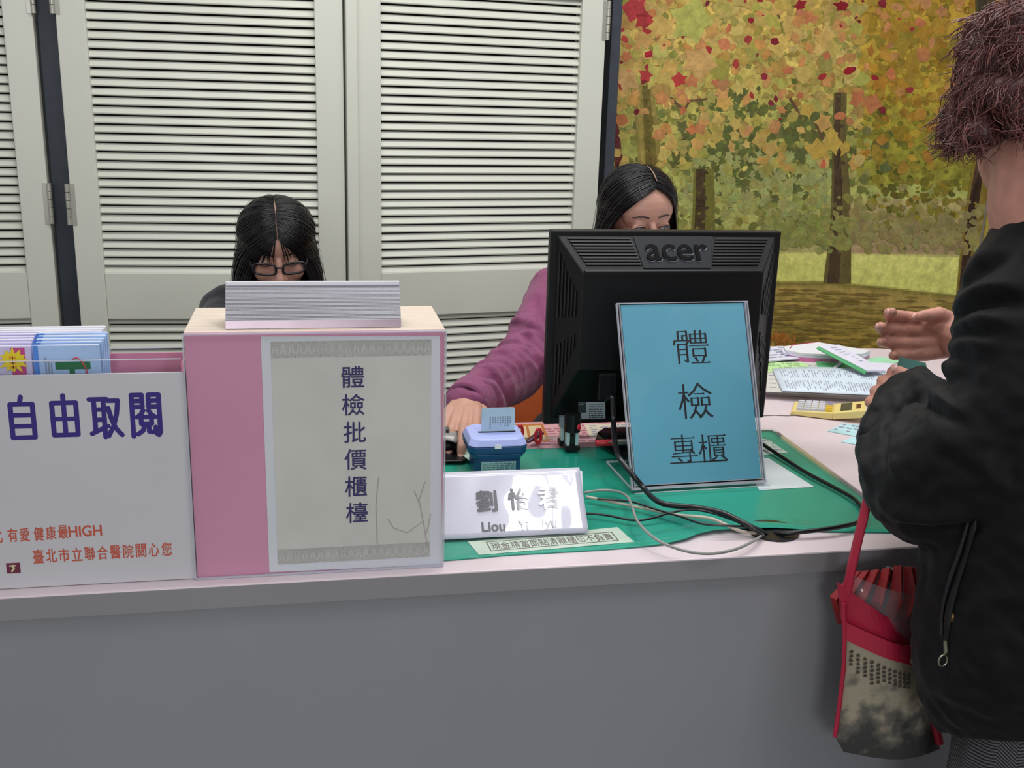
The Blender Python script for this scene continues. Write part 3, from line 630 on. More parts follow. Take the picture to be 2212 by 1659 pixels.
mb = MB(); mb.tube([(p.x - .002, yl - .0007, p.z - .004), (p.x + .001, yl - .0007, p.z), (p.x - .001, yl - .0007, p.z + .004)], .0013, 6); mb.tube([(p.x - .004, yl - .0007, p.z + .003), (p.x + .003, yl - .0007, p.z + .003)], .0009, 6); put(mb.build('logo_mark', mat('logo_cream', '#d9cdaa', 0.5)), fp)
# booklets: white ones at the back, violet and blue ones in front
def booklet(label, x0, x1, y, ztop, th, m, grp):
    o = thing('brochure', label, 'brochure', ((x0 + x1) / 2, y, TOP + .004), grp)
    mb = MB(); mb.box((x0, y, TOP + .0045), (x1, y + th, ztop)); mb.build('cover', m, o, bevel=.0006)
    mb = MB(); mb.box((x0 + .001, y + th * .2, ztop - .0005), (x1 - .001, y + th * .8, ztop + .0004)); mb.build('page_edges', M_white, o)
    return o
M_viol = mat('pale_violet_cover', '#cfc6ea', 0.35); M_blue = mat('pale_blue_cover', '#a9c6ee', 0.35); M_bluee = mat('blue_spine', '#4f86da', 0.35)
xl = PY(0, 740, 1.23).x
ztw = PY(225, 709, 1.275).z
ordn = ['rearmost', 'second from the back', 'third from the back', 'fourth from the back']
for k in range(4):
    booklet('white and lilac booklet %s in the brochure holder' % ordn[k], -0.50, PY(226 - k * 1.5, 708, 1.28).x, 1.283 - k * .0075, ztw - k * .0010, .006, M_white if k < 2 else M_viol, 'white booklets in the brochure holder')
xb0, xb1 = PY(70, 745, 1.225).x, PY(218, 745, 1.225).x
nm = ['rearmost', 'second from the back', 'middle one', 'second from the front']
zf0 = PY(150, 746, 1.222).z
for k in range(4):
    o = booklet('pale blue brochure, %s of the blue row in the holder' % nm[k], xb0 + .001 * (k % 2), xb1 - .0012 * k + .003, 1.252 - k * .006, zf0 + .0075 - k * .0022, .0045, M_blue, 'blue brochures in the holder')
    mb = MB(); mb.box((xb0 - .002, 1.2515 - k * .006, TOP + .006), (xb0 + .007, 1.2518 - k * .006, zf0 + .0075 - k * .0022)); mb.build('spine_band', M_bluee, o)
fb = booklet('frontmost pale blue brochure with a green table picture in the holder', xb0, xb1 - .0015, 1.222, zf0, .004, M_blue, 'blue brochures in the holder')
def onB(x, y): return PY(x, y, 1.2217)
mb = MB(); mb.box((onB(71, 760).x, 1.2215, TOP + .006), (onB(82, 760).x, 1.2218, zf0)); mb.build('spine_band', M_bluee, fb)
mb = MB()
def slab(x0, y0, x1, y1, m): a, b2 = onB(x0, y0), onB(x1, y1); mb.box((a.x, 1.2213, b2.z), (b2.x, 1.2218, a.z))
slab(119, 782, 196, 797, 0); slab(150, 797, 165, 840, 0); mb.build('picture', mat('print_green', '#0f6b3e', 0.45), fb, bevel=.0008)
mb = MB(); mb.tube([onB(*q) + V((0, -.0008, 0)) for q in ((156, 776), (165, 772), (177, 780), (186, 796), (190, 815))], .0009, 6); mb.build('picture_stroke', mat('print_red', '#c04a4a', 0.5), fb)
mb = MB()
for k in range(3): mb.box((onB(97 + k * 6, 780).x, 1.2214, onB(97, 808 + 4 * (k % 2)).z), (onB(99.5 + k * 6, 780).x, 1.2217, onB(97, 772 + 6 * k).z))
mb.build('printed_lines', mat('grey_print', '#8d93a6', 0.6), fb)
vb = booklet('lilac booklet with a yellow star burst on a magenta square, left of the blue brochures', -0.47, xb0 - .0018, 1.224, zf0 - .0006, .004, M_viol, 'star booklets in the holder')
for k in range(3): booklet('lilac booklet %s the star burst booklet' % ['just behind', 'second behind', 'third behind'][k], -0.47, xb0 - .0022, 1.231 + k * .0065, zf0 + .002 + k * .0018, .0045, M_viol, 'star booklets in the holder')
def onV(x, y): return PY(x, y, 1.2236)
mb = MB(); a, b2 = onV(22, 752), onV(61, 840); mb.box((a.x, 1.2233, b2.z), (b2.x, 1.2238, a.z)); mb.build('picture', mat('print_magenta', '#c43f86', 0.45), vb)
mb = MB(); c = onV(29, 779); pts = []
for k in range(24): r_ = (.0165 if k % 2 == 0 else .0105) * (1 + .12 * math.sin(k * 2.3)); pts.append(V((c.x + r_ * math.cos(k * PI / 12), 1.2228, c.z + r_ * .9 * math.sin(k * PI / 12))))
mb.prism(pts[::-1], (0, .0004, 0)); mb.build('star_burst', mat('print_yellow', '#e6cf1f', 0.45), vb)
mb = MB()
for k in range(3): mb.box((c.x - .004, 1.2225, c.z - .009 + k * .0055), (c.x + .003, 1.2227, c.z - .006 + k * .0055)); mb.box((c.x - .001, 1.2225, c.z - .010 + k * .0055), (c.x + .000, 1.2227, c.z - .005 + k * .0055))
mb.build('star_print', mat('print_orange', '#d99a1c', 0.5), vb)
# ------------------------------------------------------------------ folded name plate
np_ = thing('name_plate', 'glossy white folded name plate with a printed staff name on the green mat', 'name plate', (0.24, 1.31, TOP))
zb0 = z + .0058
q0, q1 = PZ(930, 1167, zb0), PZ(1272, 1150, zb0)
t0, t1 = PY(930, 1027, 1.335), PY(1252, 1009, 1.335); t0.z = t1.z = (t0.z + t1.z) / 2
q0.y = q1.y = (q0.y + q1.y) / 2
M_gloss = mat('laminated_white', '#c6c5d6', 0.28, var=.02, vs=8, coat=1.0, bump=0.03, bs=120)
M_gloss.node_tree.nodes['Principled BSDF'].inputs['Coat Roughness'].default_value = 0.03
nrm = (t0 - q0).cross(V((1, 0, 0))).normalized()
mb = MB()
nx_, ny_ = 26, 12; rows = []
for j in range(ny_ + 1):
    r_ = []
    for i in range(nx_ + 1):
        p = q0.lerp(q1, i / nx_).lerp(t0.lerp(t1, i / nx_), j / ny_); p = p - nrm * .0008 * noise.noise(V((p.x * 30, p.z * 30, 2))); r_.append(p)
    rows.append(r_)
mb.sheet(rows, nrm * .0012); fpn = mb.build('front_face', M_gloss, np_, smooth=True)
mb = MB(); bk0, bk1 = V((t0.x + .012, t0.y + .06, zb0)), V((t1.x + .002, t0.y + .06, zb0))
mb.sheet([[t0 + V((.0, .001, -.0002)), t1 + V((0, .001, -.0002))], [bk0, bk1]], (0, .0008, .0012)); mb.build('rear_face', M_white, np_)
mb = MB(); mb.sheet([[q0 + V((0, .006, .001)), q1 + V((-.004, .006, .001))], [t0.lerp(q0, .06) + V((0, .004, 0)), t1.lerp(q1, .06) + V((.004, .004, 0))]], (0, .0006, 0)); mb.build('inner_leaf', M_white, np_)
Mq = frame((q0 + q1) / 2 - nrm * 0.0013, q1 - q0, t0 - q0); hq = (t0 - q0).length
if (Mq.to_3x3() @ V((0, 0, 1))).y > 0: nrm = -nrm
Mi = Mq.inverted()
def onN(x, y):                                    # photo point on the plate's face
    d = ray(x, y); n_ = (Mq.to_3x3() @ V((0, 0, 1))); o_ = Mq.translation; t = (o_ - CAM).dot(n_) / d.dot(n_); return CAM + d * t
mb = MB()
for ch, x, y in (('劉', 1051, 1082), ('怡', 1120, 1078), ('君', 1185, 1076)):
    p = onN(x, y); M2 = Mq.copy(); M2.translation = p; put_text(mb, M2, ch, w=.0275, h=.029, bold=.0009)
for tx, x, y, w in (('Liou', 1066, 1137, .031), ('Yi', 1131, 1134, .0135), ('Jyu', 1186, 1132, .022)):
    p = onN(x, y); M2 = Mq.copy(); M2.translation = p; put_text(mb, M2, tx, w=w, bold=.0004)
put(mb.build('lettering', mat('charcoal_ink', '#3b3842', 0.28, coat=1.0, bump=.03, bs=120)), fpn)
# ------------------------------------------------------------------ monitor seen from behind
YB = 1.65
mt = thing('computer_monitor', 'black square computer monitor seen from behind on the green mat', 'monitor', (0.58, 1.62, TOP))
c_tl, c_tr, c_bl, c_br = PY(1185, 498, YB), PY(1684, 499, YB), PY(1180, 915, YB), PY(1655, 905, YB)
xl_, xr_ = (c_tl.x + c_bl.x) / 2, (c_tr.x + c_br.x) / 2; zt_, zb_2 = (c_tl.z + c_tr.z) / 2, (c_bl.z + c_br.z) / 2
mb = MB(); mb.box((xl_, YB, zb_2), (xr_, YB + .020, zt_)); mb.build('bezel', M_black, mt, bevel=.003)
mb = MB(); mb.box((xl_ + .018, YB + .0195, zb_2 + .018), (xr_ - .018, YB + .0215, zt_ - .018)); mb.build('screen', mat('screen_glass', '#20262c', 0.1), mt)
d = 0.048; ox0, ox1, oz0, oz1 = xl_ + .010, xr_ - .010, zb_2 + .010, zt_ - .008
yp = YB - d
pl = [PY(1258, 588, yp), PY(1643, 586, yp)]
ix0, ix1, iz1, iz0 = pl[0].x, PY(1645, 640, yp).x, pl[0].z, PY(1253, 800, yp).z
O = [V((ox0, YB, oz0)), V((ox1, YB, oz0)), V((ox1, YB, oz1)), V((ox0, YB, oz1))]
I = [V((ix0, yp, iz0)), V((ix1, yp, iz0)), V((ix1, yp, iz1)), V((ix0, yp, iz1))]
mb = MB(); mb.hexa(O, I); mb.build('rear_housing', M_black, mt, bevel=.002)
def onq(a, b, c, e, u, v): return a.lerp(b, u).lerp(e.lerp(c, u), v)   # a b bottom(outer), e c top(inner)
# top slope: outer edge O3-O2, inner edge I3-I2
M_rib = mat('vent_rib_plastic', '#0c0d10', 0.36, var=.05, spec=.4)
def slope_rib(mb, a, b, c, e, u0, u1, v, w, h):
    n = (b - a).cross(e - a).normalized()
    if n.y > 0: n = -n
    p, q = onq(a, b, c, e, u0, v - w), onq(a, b, c, e, u1, v - w); r_, s_ = onq(a, b, c, e, u1, v + w), onq(a, b, c, e, u0, v + w)
    mb.hexa([p, q, r_, s_], [x + n * h for x in (p, q, r_, s_)])
mb = MB()
for k in range(9):
    v = .10 + .088 * k
    slope_rib(mb, O[3], O[2], I[2], I[3], .035 + v * .012, .315 + v * .02, v, .020, .0022); slope_rib(mb, O[3], O[2], I[2], I[3], .715 - v * .012, .965 - v * .01, v, .020, .0022)
slope_rib(mb, O[3], O[2], I[2], I[3], .015, .985, .985, .018, .0024)
mb.build('top_vent_ribs', M_rib, mt)
mb = MB(); slope_rib(mb, O[3], O[2], I[2], I[3], .335, .70, .47, .44, .0018); mb.build('logo_plate', mat('logo_plate_plastic', '#17191f', 0.5, var=.08, vs=200, spec=.25), mt, bevel=.0006)
for a, b, c, e in ((O[0], O[3], I[3], I[0]), (O[2], O[1], I[1], I[2])):
    mb = MB()
    rev = a is O[2]
    for k in range(6):
        v = .16 + .13 * k
        for g0, g1 in ((.40, .50), (.53, .88)) if False else ((.56 - .0, .93 - .03 * k), (.10 + .035 * k, .40)):
            u0, u1 = (g0, g1) if not rev else (1 - g1, 1 - g0)
            slope_rib(mb, a, b, c, e, u0, u1, v, .026, .0020)
    mb.build('side_vent_ribs', M_rib, mt)
nT = (O[2] - O[3]).cross(I[3] - O[3]).normalized(); nT = -nT if nT.y > 0 else nT
cL = onq(O[3], O[2], I[2], I[3], .525, .50); upv = (O[3] - I[3]).normalized()
ML = frame(cL + nT * .0022, (1, 0, 0), O[3] - I[3])
vs, fs = text_mesh('acer', w=.104, h=.030, bold=.0010)
mb = MB()
for vv in (0, .0016): mb.add([ML @ (v + V((0, 0, vv))) for v in vs], fs)
mb.build('brand_logo', mat('logo_black', '#020203', 0.5, spec=.08), mt)
mb = MB(); mb.add([ML @ (v * 1.0 + V((0.0006, -.0012, -.0002))) for v in vs], fs); mb.build('logo_rim', mat('logo_grey', '#8f959e', 0.3), mt)
# maker's label on the lower slope
nB = (I[0] - O[0]).cross(O[1] - O[0]).normalized(); nB = -nB if nB.y > 0 else nB
def onS(x, y):
    dd = ray(x, y); t = (O[0] + nB * .0006 - CAM).dot(nB) / dd.dot(nB); return CAM + dd * t
L4 = [onS(1249, 869), onS(1307, 868), onS(1308, 907), onS(1249, 909)]
mb = MB(); mb.prism(L4[::-1], nB * .0004); lb = mb.build('rating_label', mat('label_white', '#b9c0c8', 0.5), mt)
mb = MB(); mb.prism([onS(1249, 869) + nB * .0005, onS(1266, 868.6) + nB * .0005, onS(1266, 891) + nB * .0005, onS(1249, 891) + nB * .0005][::-1], nB * .0002); put(mb.build('label_block', mat('label_dark', '#39424a', 0.5)), lb)
MS = frame(onS(1256.5, 872) + nB * .0010, (1, 0, 0), (I[0] - O[0])); mb = MB(); put_text(mb, MS, 'acer', w=.0105); put(mb.build('label_logo', mat('label_logo_white', '#cfd6dc', 0.5)), lb)
mb = MB(); rr = random.Random(4)
for i in range(9):
    y = 872 + i * 4.0; x = 1272
    while x < 1302:
        w = rr.uniform(2, 7)
        mb.prism([onS(x, y) + nB * .0005, onS(min(1303, x + w), y) + nB * .0005, onS(min(1303, x + w), y + (1.6 if i < 6 else 2.6)) + nB * .0005, onS(x, y + (1.6 if i < 6 else 2.6)) + nB * .0005][::-1], nB * .0001); x += w + 1.2
put(mb.build('printed_lines', mat('label_grey', '#4d545c', 0.5)), lb)
mb = MB(); mb.box((ix0 + .034, yp - .010, iz0 - .05), (ix0 + .064, yp + .03, iz0 - .005)); mb.build('cable_port', M_black, mt, bevel=.002)
zs0 = TOP + .0075
mb = MB(); mb.box((.555, YB - .035, zs0 + .02), (.625, YB - .004, zb_2 + .09)); mb.build('stand_neck', M_black, mt, bevel=.006)
pb = [PZ(1284, 966, zs0 + .018), PZ(1345, 1015, zs0 + .010)]
mb = MB(); bs = [V((.470, 1.640, 0)), V((.50, 1.535, 0)), V((.53, 1.515, 0)), V((.66, 1.515, 0)), V((.69, 1.535, 0)), V((.715, 1.640, 0)), V((.70, 1.665, 0)), V((.49, 1.665, 0))]
mb.hexa([p + V((0, 0, zs0)) for p in bs], [V((.59, 1.6, 0)).lerp(p, .97) + V((0, 0, zs0 + .020 if p.y > 1.6 else zs0 + .012)) for p in bs]); mb.build('stand_base', mat('glossy_black', '#111216', 0.12), mt, bevel=.003)
# ------------------------------------------------------------------ blue sign in a slanted acrylic holder
zs = z + .0058
bl, br = PZ(1365, 1060, zs), PZ(1655, 1043, zs)
wS = (br - bl).length
Yt = 1.52
for _ in range(40):
    a, b2 = PY(1338, 655, Yt), PY(1621, 652, Yt + (br.y - bl.y)); Yt *= wS / (b2 - a).length
tl, tr = PY(1338, 655, Yt), PY(1621, 652, Yt + (br.y - bl.y))
sg = thing('sign_holder', 'clear slanted acrylic holder with a blue sheet of large dark characters standing before the monitor', 'sign', tuple((bl + br) / 2))
# make the face a true rectangle
uS = (br - bl).normalized(); vS = ((tl + tr) / 2 - (bl + br) / 2); hS = vS.length
Msg = frame(bl, uS, vS); nS = Msg.to_3x3() @ V((0, 0, 1))
def onG(x, y, off=0.0):
    dd = ray(x, y); o_ = bl + nS * off; t = (o_ - CAM).dot(nS) / dd.dot(nS); return CAM + dd * t
mb = MB(); mb.box((0.001, .004, .0004), (wS - .001, hS, .0019), Msg); mb.build('front_sheet', M_clear, sg)
mb = MB(); mb.box((0.001, .004, -.0034), (wS - .001, hS - .002, -.0019), Msg); mb.build('rear_sheet', M_clear, sg)
mb = MB()
for lo, hi in (((0, 0, -.0036), (.0016, hS + .0004, .0021)), ((wS - .0016, 0, -.0036), (wS, hS + .0004, .0021)), ((.0045, .004, -.002), (.0055, hS, .0024)), ((wS - .0055, .004, -.002), (wS - .0045, hS, .0024)), ((0, 0, -.0036), (wS, .0045, .0021)), ((.004, .0065, 0), (wS - .004, .0075, .0023)), ((0, hS - .0008, .0003), (wS, hS + .0004, .0021))): mb.box(lo, hi, Msg)
mb.build('holder_edge', M_edge, sg)
Fo = frame((bl.x, bl.y, zs), uS, (0, 1, 0))
mb = MB(); mb.box((0, .002, 0), (wS, .125, .0016), Fo); mb.build('foot_sheet', M_clear, sg)
mb = MB(); mb.box((0, .124, 0), (wS, .1256, .003), Fo); mb.box((0, .002, 0), (.0012, .125, .003), Fo); mb.box((wS - .0012, .002, 0), (wS, .125, .003), Fo); mb.box((0, -.014, 0), (wS, -.0125, .001), Fo); mb.build('foot_edge', M_edge, sg)
M_bp = mat('blue_paper', '#62a7bf', 0.55, var=.04, vs=6)
mb = MB(); mb.box((.0075, .0078, -.0016), (wS - .0070, hS - .002, -.0010), Msg); ps = mb.build('blue_sheet', M_bp, sg)
S_ti = [[(14, 4), (14, 30)], [(14, 4), (38, 4)], [(38, 4), (38, 30)], [(26, 16), (38, 16)], [(26, 16), (26, 30)], [(4, 31), (43, 31)], [(4, 31), (1, 42)], [(43, 31), (37, 40)], [(12, 42), (12, 98)], [(12, 42), (36, 42)], [(36, 42), (36, 94), (29, 91)], [(12, 57), (36, 57)], [(12, 72), (36, 72)],
        [(48, 12), (48, 38)], [(48, 12), (91, 12)], [(91, 12), (91, 38)], [(48, 38), (91, 38)], [(48, 25), (91, 25)], [(62, 2), (62, 38)], [(77, 2), (77, 38)], [(44, 46), (97, 46)], [(53, 56), (53, 78)], [(53, 56), (87, 56)], [(87, 56), (87, 78)], [(53, 76), (87, 76)], [(58, 82), (63, 92)], [(83, 80), (77, 95)], [(46, 97), (97, 97)]]
S_jian = [[(1, 26), (30, 26)], [(17, 2), (17, 99)], [(17, 28), (10, 52), (1, 73)], [(18, 36), (29, 51)], [(60, 1), (48, 20), (31, 34)], [(60, 1), (76, 17), (97, 30)], [(46, 30), (77, 30)], [(38, 42), (58, 42)], [(38, 42), (38, 63)], [(58, 42), (58, 63)], [(38, 62), (58, 62)], [(68, 42), (90, 42)], [(68, 42), (68, 63)], [(90, 42), (90, 63)], [(68, 62), (90, 62)], [(50, 66), (44, 84), (32, 99)], [(47, 79), (60, 95)], [(80, 66), (74, 84), (60, 99)], [(77, 77), (86, 90), (96, 97)]]
S_zhuan = [[(2, 13), (90, 13)], [(45, 2), (45, 62)], [(16, 25), (80, 25)], [(16, 25), (16, 56)], [(79, 25), (79, 56)], [(16, 40), (79, 40)], [(16, 55), (79, 55)], [(6, 67), (82, 62)], [(72, 55), (86, 68)], [(1, 77), (97, 77)], [(69, 69), (69, 98), (59, 94)], [(25, 83), (37, 94)]]
S_gui = [[(0, 28), (29, 28)], [(15, 2), (15, 99)], [(15, 30), (9, 50), (0, 68)], [(16, 40), (25, 51)], [(32, 6), (98, 6)], [(37, 6), (37, 95)], [(37, 95), (99, 95)], [(48, 16), (90, 16)], [(48, 16), (48, 30)], [(90, 16), (90, 30)], [(48, 30), (90, 30)], [(69, 9), (69, 41)], [(43, 41), (96, 41)], [(53, 49), (86, 49)], [(53, 49), (53, 77)], [(86, 49), (86, 77)], [(53, 58), (86, 58)], [(53, 67), (86, 67)], [(53, 76), (86, 76)], [(61, 79), (56, 86), (46, 91)], [(78, 79), (85, 84), (93, 91)]]
mb = MB()
for S, x0, y0, x1, y1 in ((S_ti, 1452, 714, 1530, 786), (S_jian, 1463, 830, 1536, 903), (S_zhuan, 1447, 940, 1505, 1000), (S_gui, 1508, 939, 1568, 998)):
    a, b2, c_ = onG(x0, y0, -.0008), onG(x1, y0, -.0008), onG((x0 + x1) / 2, y1, -.0008)
    Mg = Msg.copy(); Mg.translation = a + nS * .0001; hh = abs((a - c_).dot(Msg.to_3x3() @ V((0, 1, 0))))
    strokes(mb, Mg, S, (.0017, .0034) if S in (S_ti, S_jian) else (.0015, .0027), (b2 - a).length * .99, hh)
a, b2 = onG(1448, 1001, -.0008), onG(1571, 996, -.0008); p = Msg.inverted() @ a; q_ = Msg.inverted() @ b2; mb.box((p.x, p.y - .001, -.0009), (q_.x, p.y + .001, -.0008), Msg)
put(mb.build('lettering', M_inkb), ps)
# ------------------------------------------------------------------ card reader with a health card
zt0 = z + .0058
rd = thing('card_reader', 'dark blue card reader with a lavender top on the green mat behind the name plate', 'card reader', (.285, 1.53, TOP))
def cutrect(x0, x1, y0, y1, zz, c): return [V(p) for p in ((x0 + c, y0, zz), (x1 - c, y0, zz), (x1, y0 + c, zz), (x1, y1 - c, zz), (x1 - c, y1, zz), (x0 + c, y1, zz), (x0, y1 - c, zz), (x0, y0 + c, zz))]
M_nb = mat('navy_plastic', '#14406e', 0.35, var=.05); M_lav = mat('lavender_plastic', '#aab4ea', 0.35, var=.03)
mb = MB(); rings = [cutrect(.243, .315, 1.502, 1.578, zt0, .008), cutrect(.243, .315, 1.502, 1.578, zt0 + .026, .008), cutrect(.233, .324, 1.500, 1.585, zt0 + .036, .010), cutrect(.232, .325, 1.499, 1.586, zt0 + .048, .010)]
for a, b2 in zip(rings, rings[1:]): mb.hexa(a, b2)
mb.build('body', M_nb, rd, bevel=.0015)
mb = MB(); mb.hexa(cutrect(.2318, .3252, 1.4988, 1.5862, zt0 + .0482, .010), cutrect(.237, .320, 1.503, 1.582, zt0 + .060, .012)); mb.build('top_lid', M_lav, rd, bevel=.002)
mb = MB(); mb.box((.252, 1.5012, zt0 + .0085), (.306, 1.5017, zt0 + .0235)); ll = mb.build('rating_label', mat('label_teal', '#8fb3b4', 0.5), rd)
mb = MB(); rr = random.Random(9)
for i in range(4):
    x = .254
    while x < .302: w = rr.uniform(.003, .010); mb.box((x, 1.5009, zt0 + .011 + i * .003), (min(x + w, .304), 1.5011, zt0 + .0122 + i * .003)); x += w + .0015
put(mb.build('printed_lines', mat('label_ink', '#3c5f68', 0.5)), ll)
mb = MB(); mb.box((.253, 1.5012, zt0 + .001), (.306, 1.5017, zt0 + .006)); mb.build('serial_label', mat('label_teal2', '#a3bcb8', 0.5), rd)
mb = MB(); mb.box((.272, 1.4984, zt0 + .0455), (.282, 1.4992, zt0 + .0525)); mb.build('seal_sticker', M_white, rd)
mb = MB(); mb.box((.252, 1.536, zt0 + .0598), (.311, 1.5395, zt0 + .0612)); mb.build('card_slot', M_blackg, rd)
cx0, cx1, cz0, cz1 = PY(1040, 900, 1.5375).x, PY(1112, 900, 1.5375).x, zt0 + .0616, PY(1075, 880.5, 1.5375).z
cd = MB(); P = []
for qx, qz, a0 in ((cx1 - .003, cz1 - .003, 0), (cx0 + .003, cz1 - .003, PI / 2)):
    for k in range(5): P.append(V((qx + .003 * math.cos(a0 + k * PI / 8), 1.5372, qz + .003 * math.sin(a0 + k * PI / 8))))
P += [V((cx0, 1.5372, cz0)), V((cx1, 1.5372, cz0))]
cd.prism(P, (0, .0009, 0)); co = tag(cd.build('health_card', mat('card_blue', '#a9c2d6', 0.3, var=.1, vs=25)), 'pale blue plastic card standing in the slot of the blue card reader', 'card')
mb = MB(); rr = random.Random(3)
for k in range(9):
    x = cx0 + .013 + k * .0040; zz = cz1 - .0145
    while zz > cz0 + .004 + rr.uniform(0, .012): mb.box((x, 1.5369, zz - .0020), (x + .0021, 1.5371, zz)); zz -= .0029
put(mb.build('printed_lines', mat('card_ink', '#6d7f92', 0.5)), co)
# ------------------------------------------------------------------ mouse pad, mouse, sticky note
o = MB().prism([V((p.x, p.y, zt0 + .0004)) for p in (PZ(930, 1000, zt0), PZ(1000, 999, zt0), PZ(1022, 985, zt0), PZ(1005, 958, zt0), PZ(950, 955, zt0), PZ(900, 958, zt0), PZ(890, 998, zt0))], (0, 0, .003)).build('mouse_pad', M_blackg, bevel=.001)
tag(o, 'black mouse pad half hidden behind the pink display box', 'mouse pad')
mz = zt0 + .0036
ms = thing('computer_mouse', 'grey and black computer mouse under the hand of the woman in purple', 'mouse', (.222, 1.665, mz))
mp = [PZ(975, 972, mz), PZ(1000, 930, mz + .02)]
Mm = T(.222, 1.655, mz) @ Matrix.Rotation(math.radians(-14), 4, 'Z')
mb = MB(); mb.ell((0, 0, .010), (.029, .052, .020), Mm, 24)
mb2 = MB(); 
for i, p in enumerate(mb.v): 
    if p.z < mz: mb.v[i] = V((p.x, p.y, mz))
mb.build('base_shell', M_black, ms)
mb = MB(); prof = []
for j in range(9):
    y = -.0535 + j * .0108; hgt = .020 + .0115 * math.sin(PI * (j + .7) / 9.5)
    prof.append([Mm @ V((x * (1 - .12 * abs(y) / .05), y, hgt - (x / .024) ** 2 * .006)) for x in (-.021, -.012, 0, .012, .021)])
mb.sheet(prof, (0, 0, .003)); mb.build('button_plate', mat('silver_grey_plastic', '#8e8b88', 0.3, metal=.3), ms, smooth=True)
mb = MB(); mb.tube([Mm @ V((-.003, -.03, .031)), Mm @ V((.003, -.03, .031))], .007, 14); mb.build('scroll_wheel', M_blackg, ms)
o, P = lay('sticky_note', 'pale green sticky note with handwriting beside the blue card reader', 'note', [(983, 971), (1030, 962), (1026, 985), (1024, 1003)], zt0 + .0045, mat('mint_paper', '#bfe0cf', 0.6))
o.name = 'sticky_note'
# ------------------------------------------------------------------ stamps, tray, pen, staple remover
def stamp(name, label, px, py, hgt, mcap, extra):
    b = PZ(px, py, zt0); t_ = thing(name, label, 'stamp', tuple(b), 'self inking stamps')
    mb = MB(); mb.box((b.x - .0125, b.y - .010, b.z), (b.x + .0125, b.y + .010, b.z + .008)); mb.build('base', M_black, t_, bevel=.001)
    mb = MB()
    for sx in (-1, 1): mb.box((b.x + sx * .0075 - .0028, b.y - .007, b.z + .008), (b.x + sx * .0075 + .0028, b.y + .007, b.z + .032))
    mb.build('side_frame', mat('pale_teal_plastic', '#a9c4c6', 0.35), t_, bevel=.0008)
    mb = MB(); mb.box((b.x - .0035, b.y - .006, b.z + .008), (b.x + .0035, b.y + .006, b.z + .026)); mb.build('ink_pad', M_blackg, t_)
    mb = MB(); mb.tube([(b.x, b.y, b.z + .032), (b.x, b.y, b.z + hgt)], .0135, 18, smooth=False); mb.build('cap', mcap, t_, bevel=.002)
    if extra: mb = MB(); mb.ell((b.x + .008, b.y - .0125, b.z + .042), (.0035, .002, .005)); mb.build('indicator', M_red, t_)
    return t_
stamp('self_inking_stamp', 'black capped self inking stamp with a red dot, in front under the monitor edge', 1234, 970, .062, M_black, True)
stamp('self_inking_stamp', 'clear capped self inking stamp just behind the one with the red dot', 1222, 959, .050, mat('smoke_plastic', '#7f8791', 0.2), False)
o = MB(); p = PZ(1340, 965, zt0 + .024)
o = thing('ballpoint_pen', 'red and silver ballpoint pen lying on the monitor base left of the blue sign', 'pen', (.5, 1.63, zs0 + .023))
p0, p1 = PZ(1286, 957, zs0 + .0255), PZ(1368, 954, zs0 + .0255)
mb = MB(); mb.tube([p0, p0.lerp(p1, .04), p0.lerp(p1, .42)], [.003, .0052, .0056], 12); mb.build('red_barrel', M_red, o)
mb = MB(); mb.tube([p0.lerp(p1, .42), p0.lerp(p1, .9), p1], [.0056, .005, .0035], 12); mb.build('silver_barrel', M_steel, o)
mb = MB(); mb.tube([p0.lerp(p1, .32) + V((0, -.006, .003)), p0.lerp(p1, .75) + V((0, -.006, .0035))], .0013, 8); mb.build('clip', M_steel, o)
o = thing('staple_remover', 'dark staple remover with red finger grips behind the card reader', 'staple remover', (.355, 1.68, zt0))
a, b2, c_ = PZ(1138, 955, zt0 + .006), PZ(1170, 935, zt0 + .014), PZ(1150, 938, zt0 + .014)
mb = MB(); mb.tube([a, a.lerp(b2, .5), b2], [.004, .007, .006], 8, sy=.6); mb.build('jaw', mat('plum_metal', '#4a2436', 0.35), o)
for c0 in (PZ(1164, 944, zt0 + .016), PZ(1124, 936, zt0 + .014)):
    mb = MB(); mb.tube([c0 + V((.0085 * math.cos(q) * .55, .004, .013 * math.sin(q))) for q in [2 * PI * k / 16 for k in range(17)]], .0028, 8)
    mb.build('finger_grip', M_red, o)
# ------------------------------------------------------------------ cables
def cable(name, label, pts, r, m, grp='cables on the green mat'):
    P = [PZ(x, y, TOP + .0075 + h) for x, y, h in pts]
    o = MB().tube(smooth_path(P, 8), r, 10).build(name, m); return tag(o, label, 'cable', grp)
M_cab = mat('cable_black', '#15161a', 0.3); M_cg = mat('cable_grey', '#8d8d88', 0.4); M_cl = mat('cable_ivory', '#b3ab9c', 0.4)
P0 = V((ix0 + .049, yp - .004, iz0 - .05))
pts = [P0, PY(1322, 860, 1.585), PY(1325, 910, 1.565), PY(1328, 950, 1.50), PY(1336, 985, 1.44), PY(1352, 1008, 1.415), PY(1370, 1030, 1.40), PY(1390, 1054, 1.392)]
pts2 = [PZ(x, y, TOP + .013 + h) for x, y, h in ((1412, 1077, .006), (1440, 1090, .006), (1500, 1096, .008), (1560, 1108, .010), (1610, 1132, .006), (1648, 1152, -.004))]
o = MB().tube(smooth_path(pts + pts2, 8), .0042, 12).build('monitor_cable', M_cab)
tag(o, 'thick black cable running from the monitor past the left edge of the blue sign', 'cable', 'cables on the green mat')
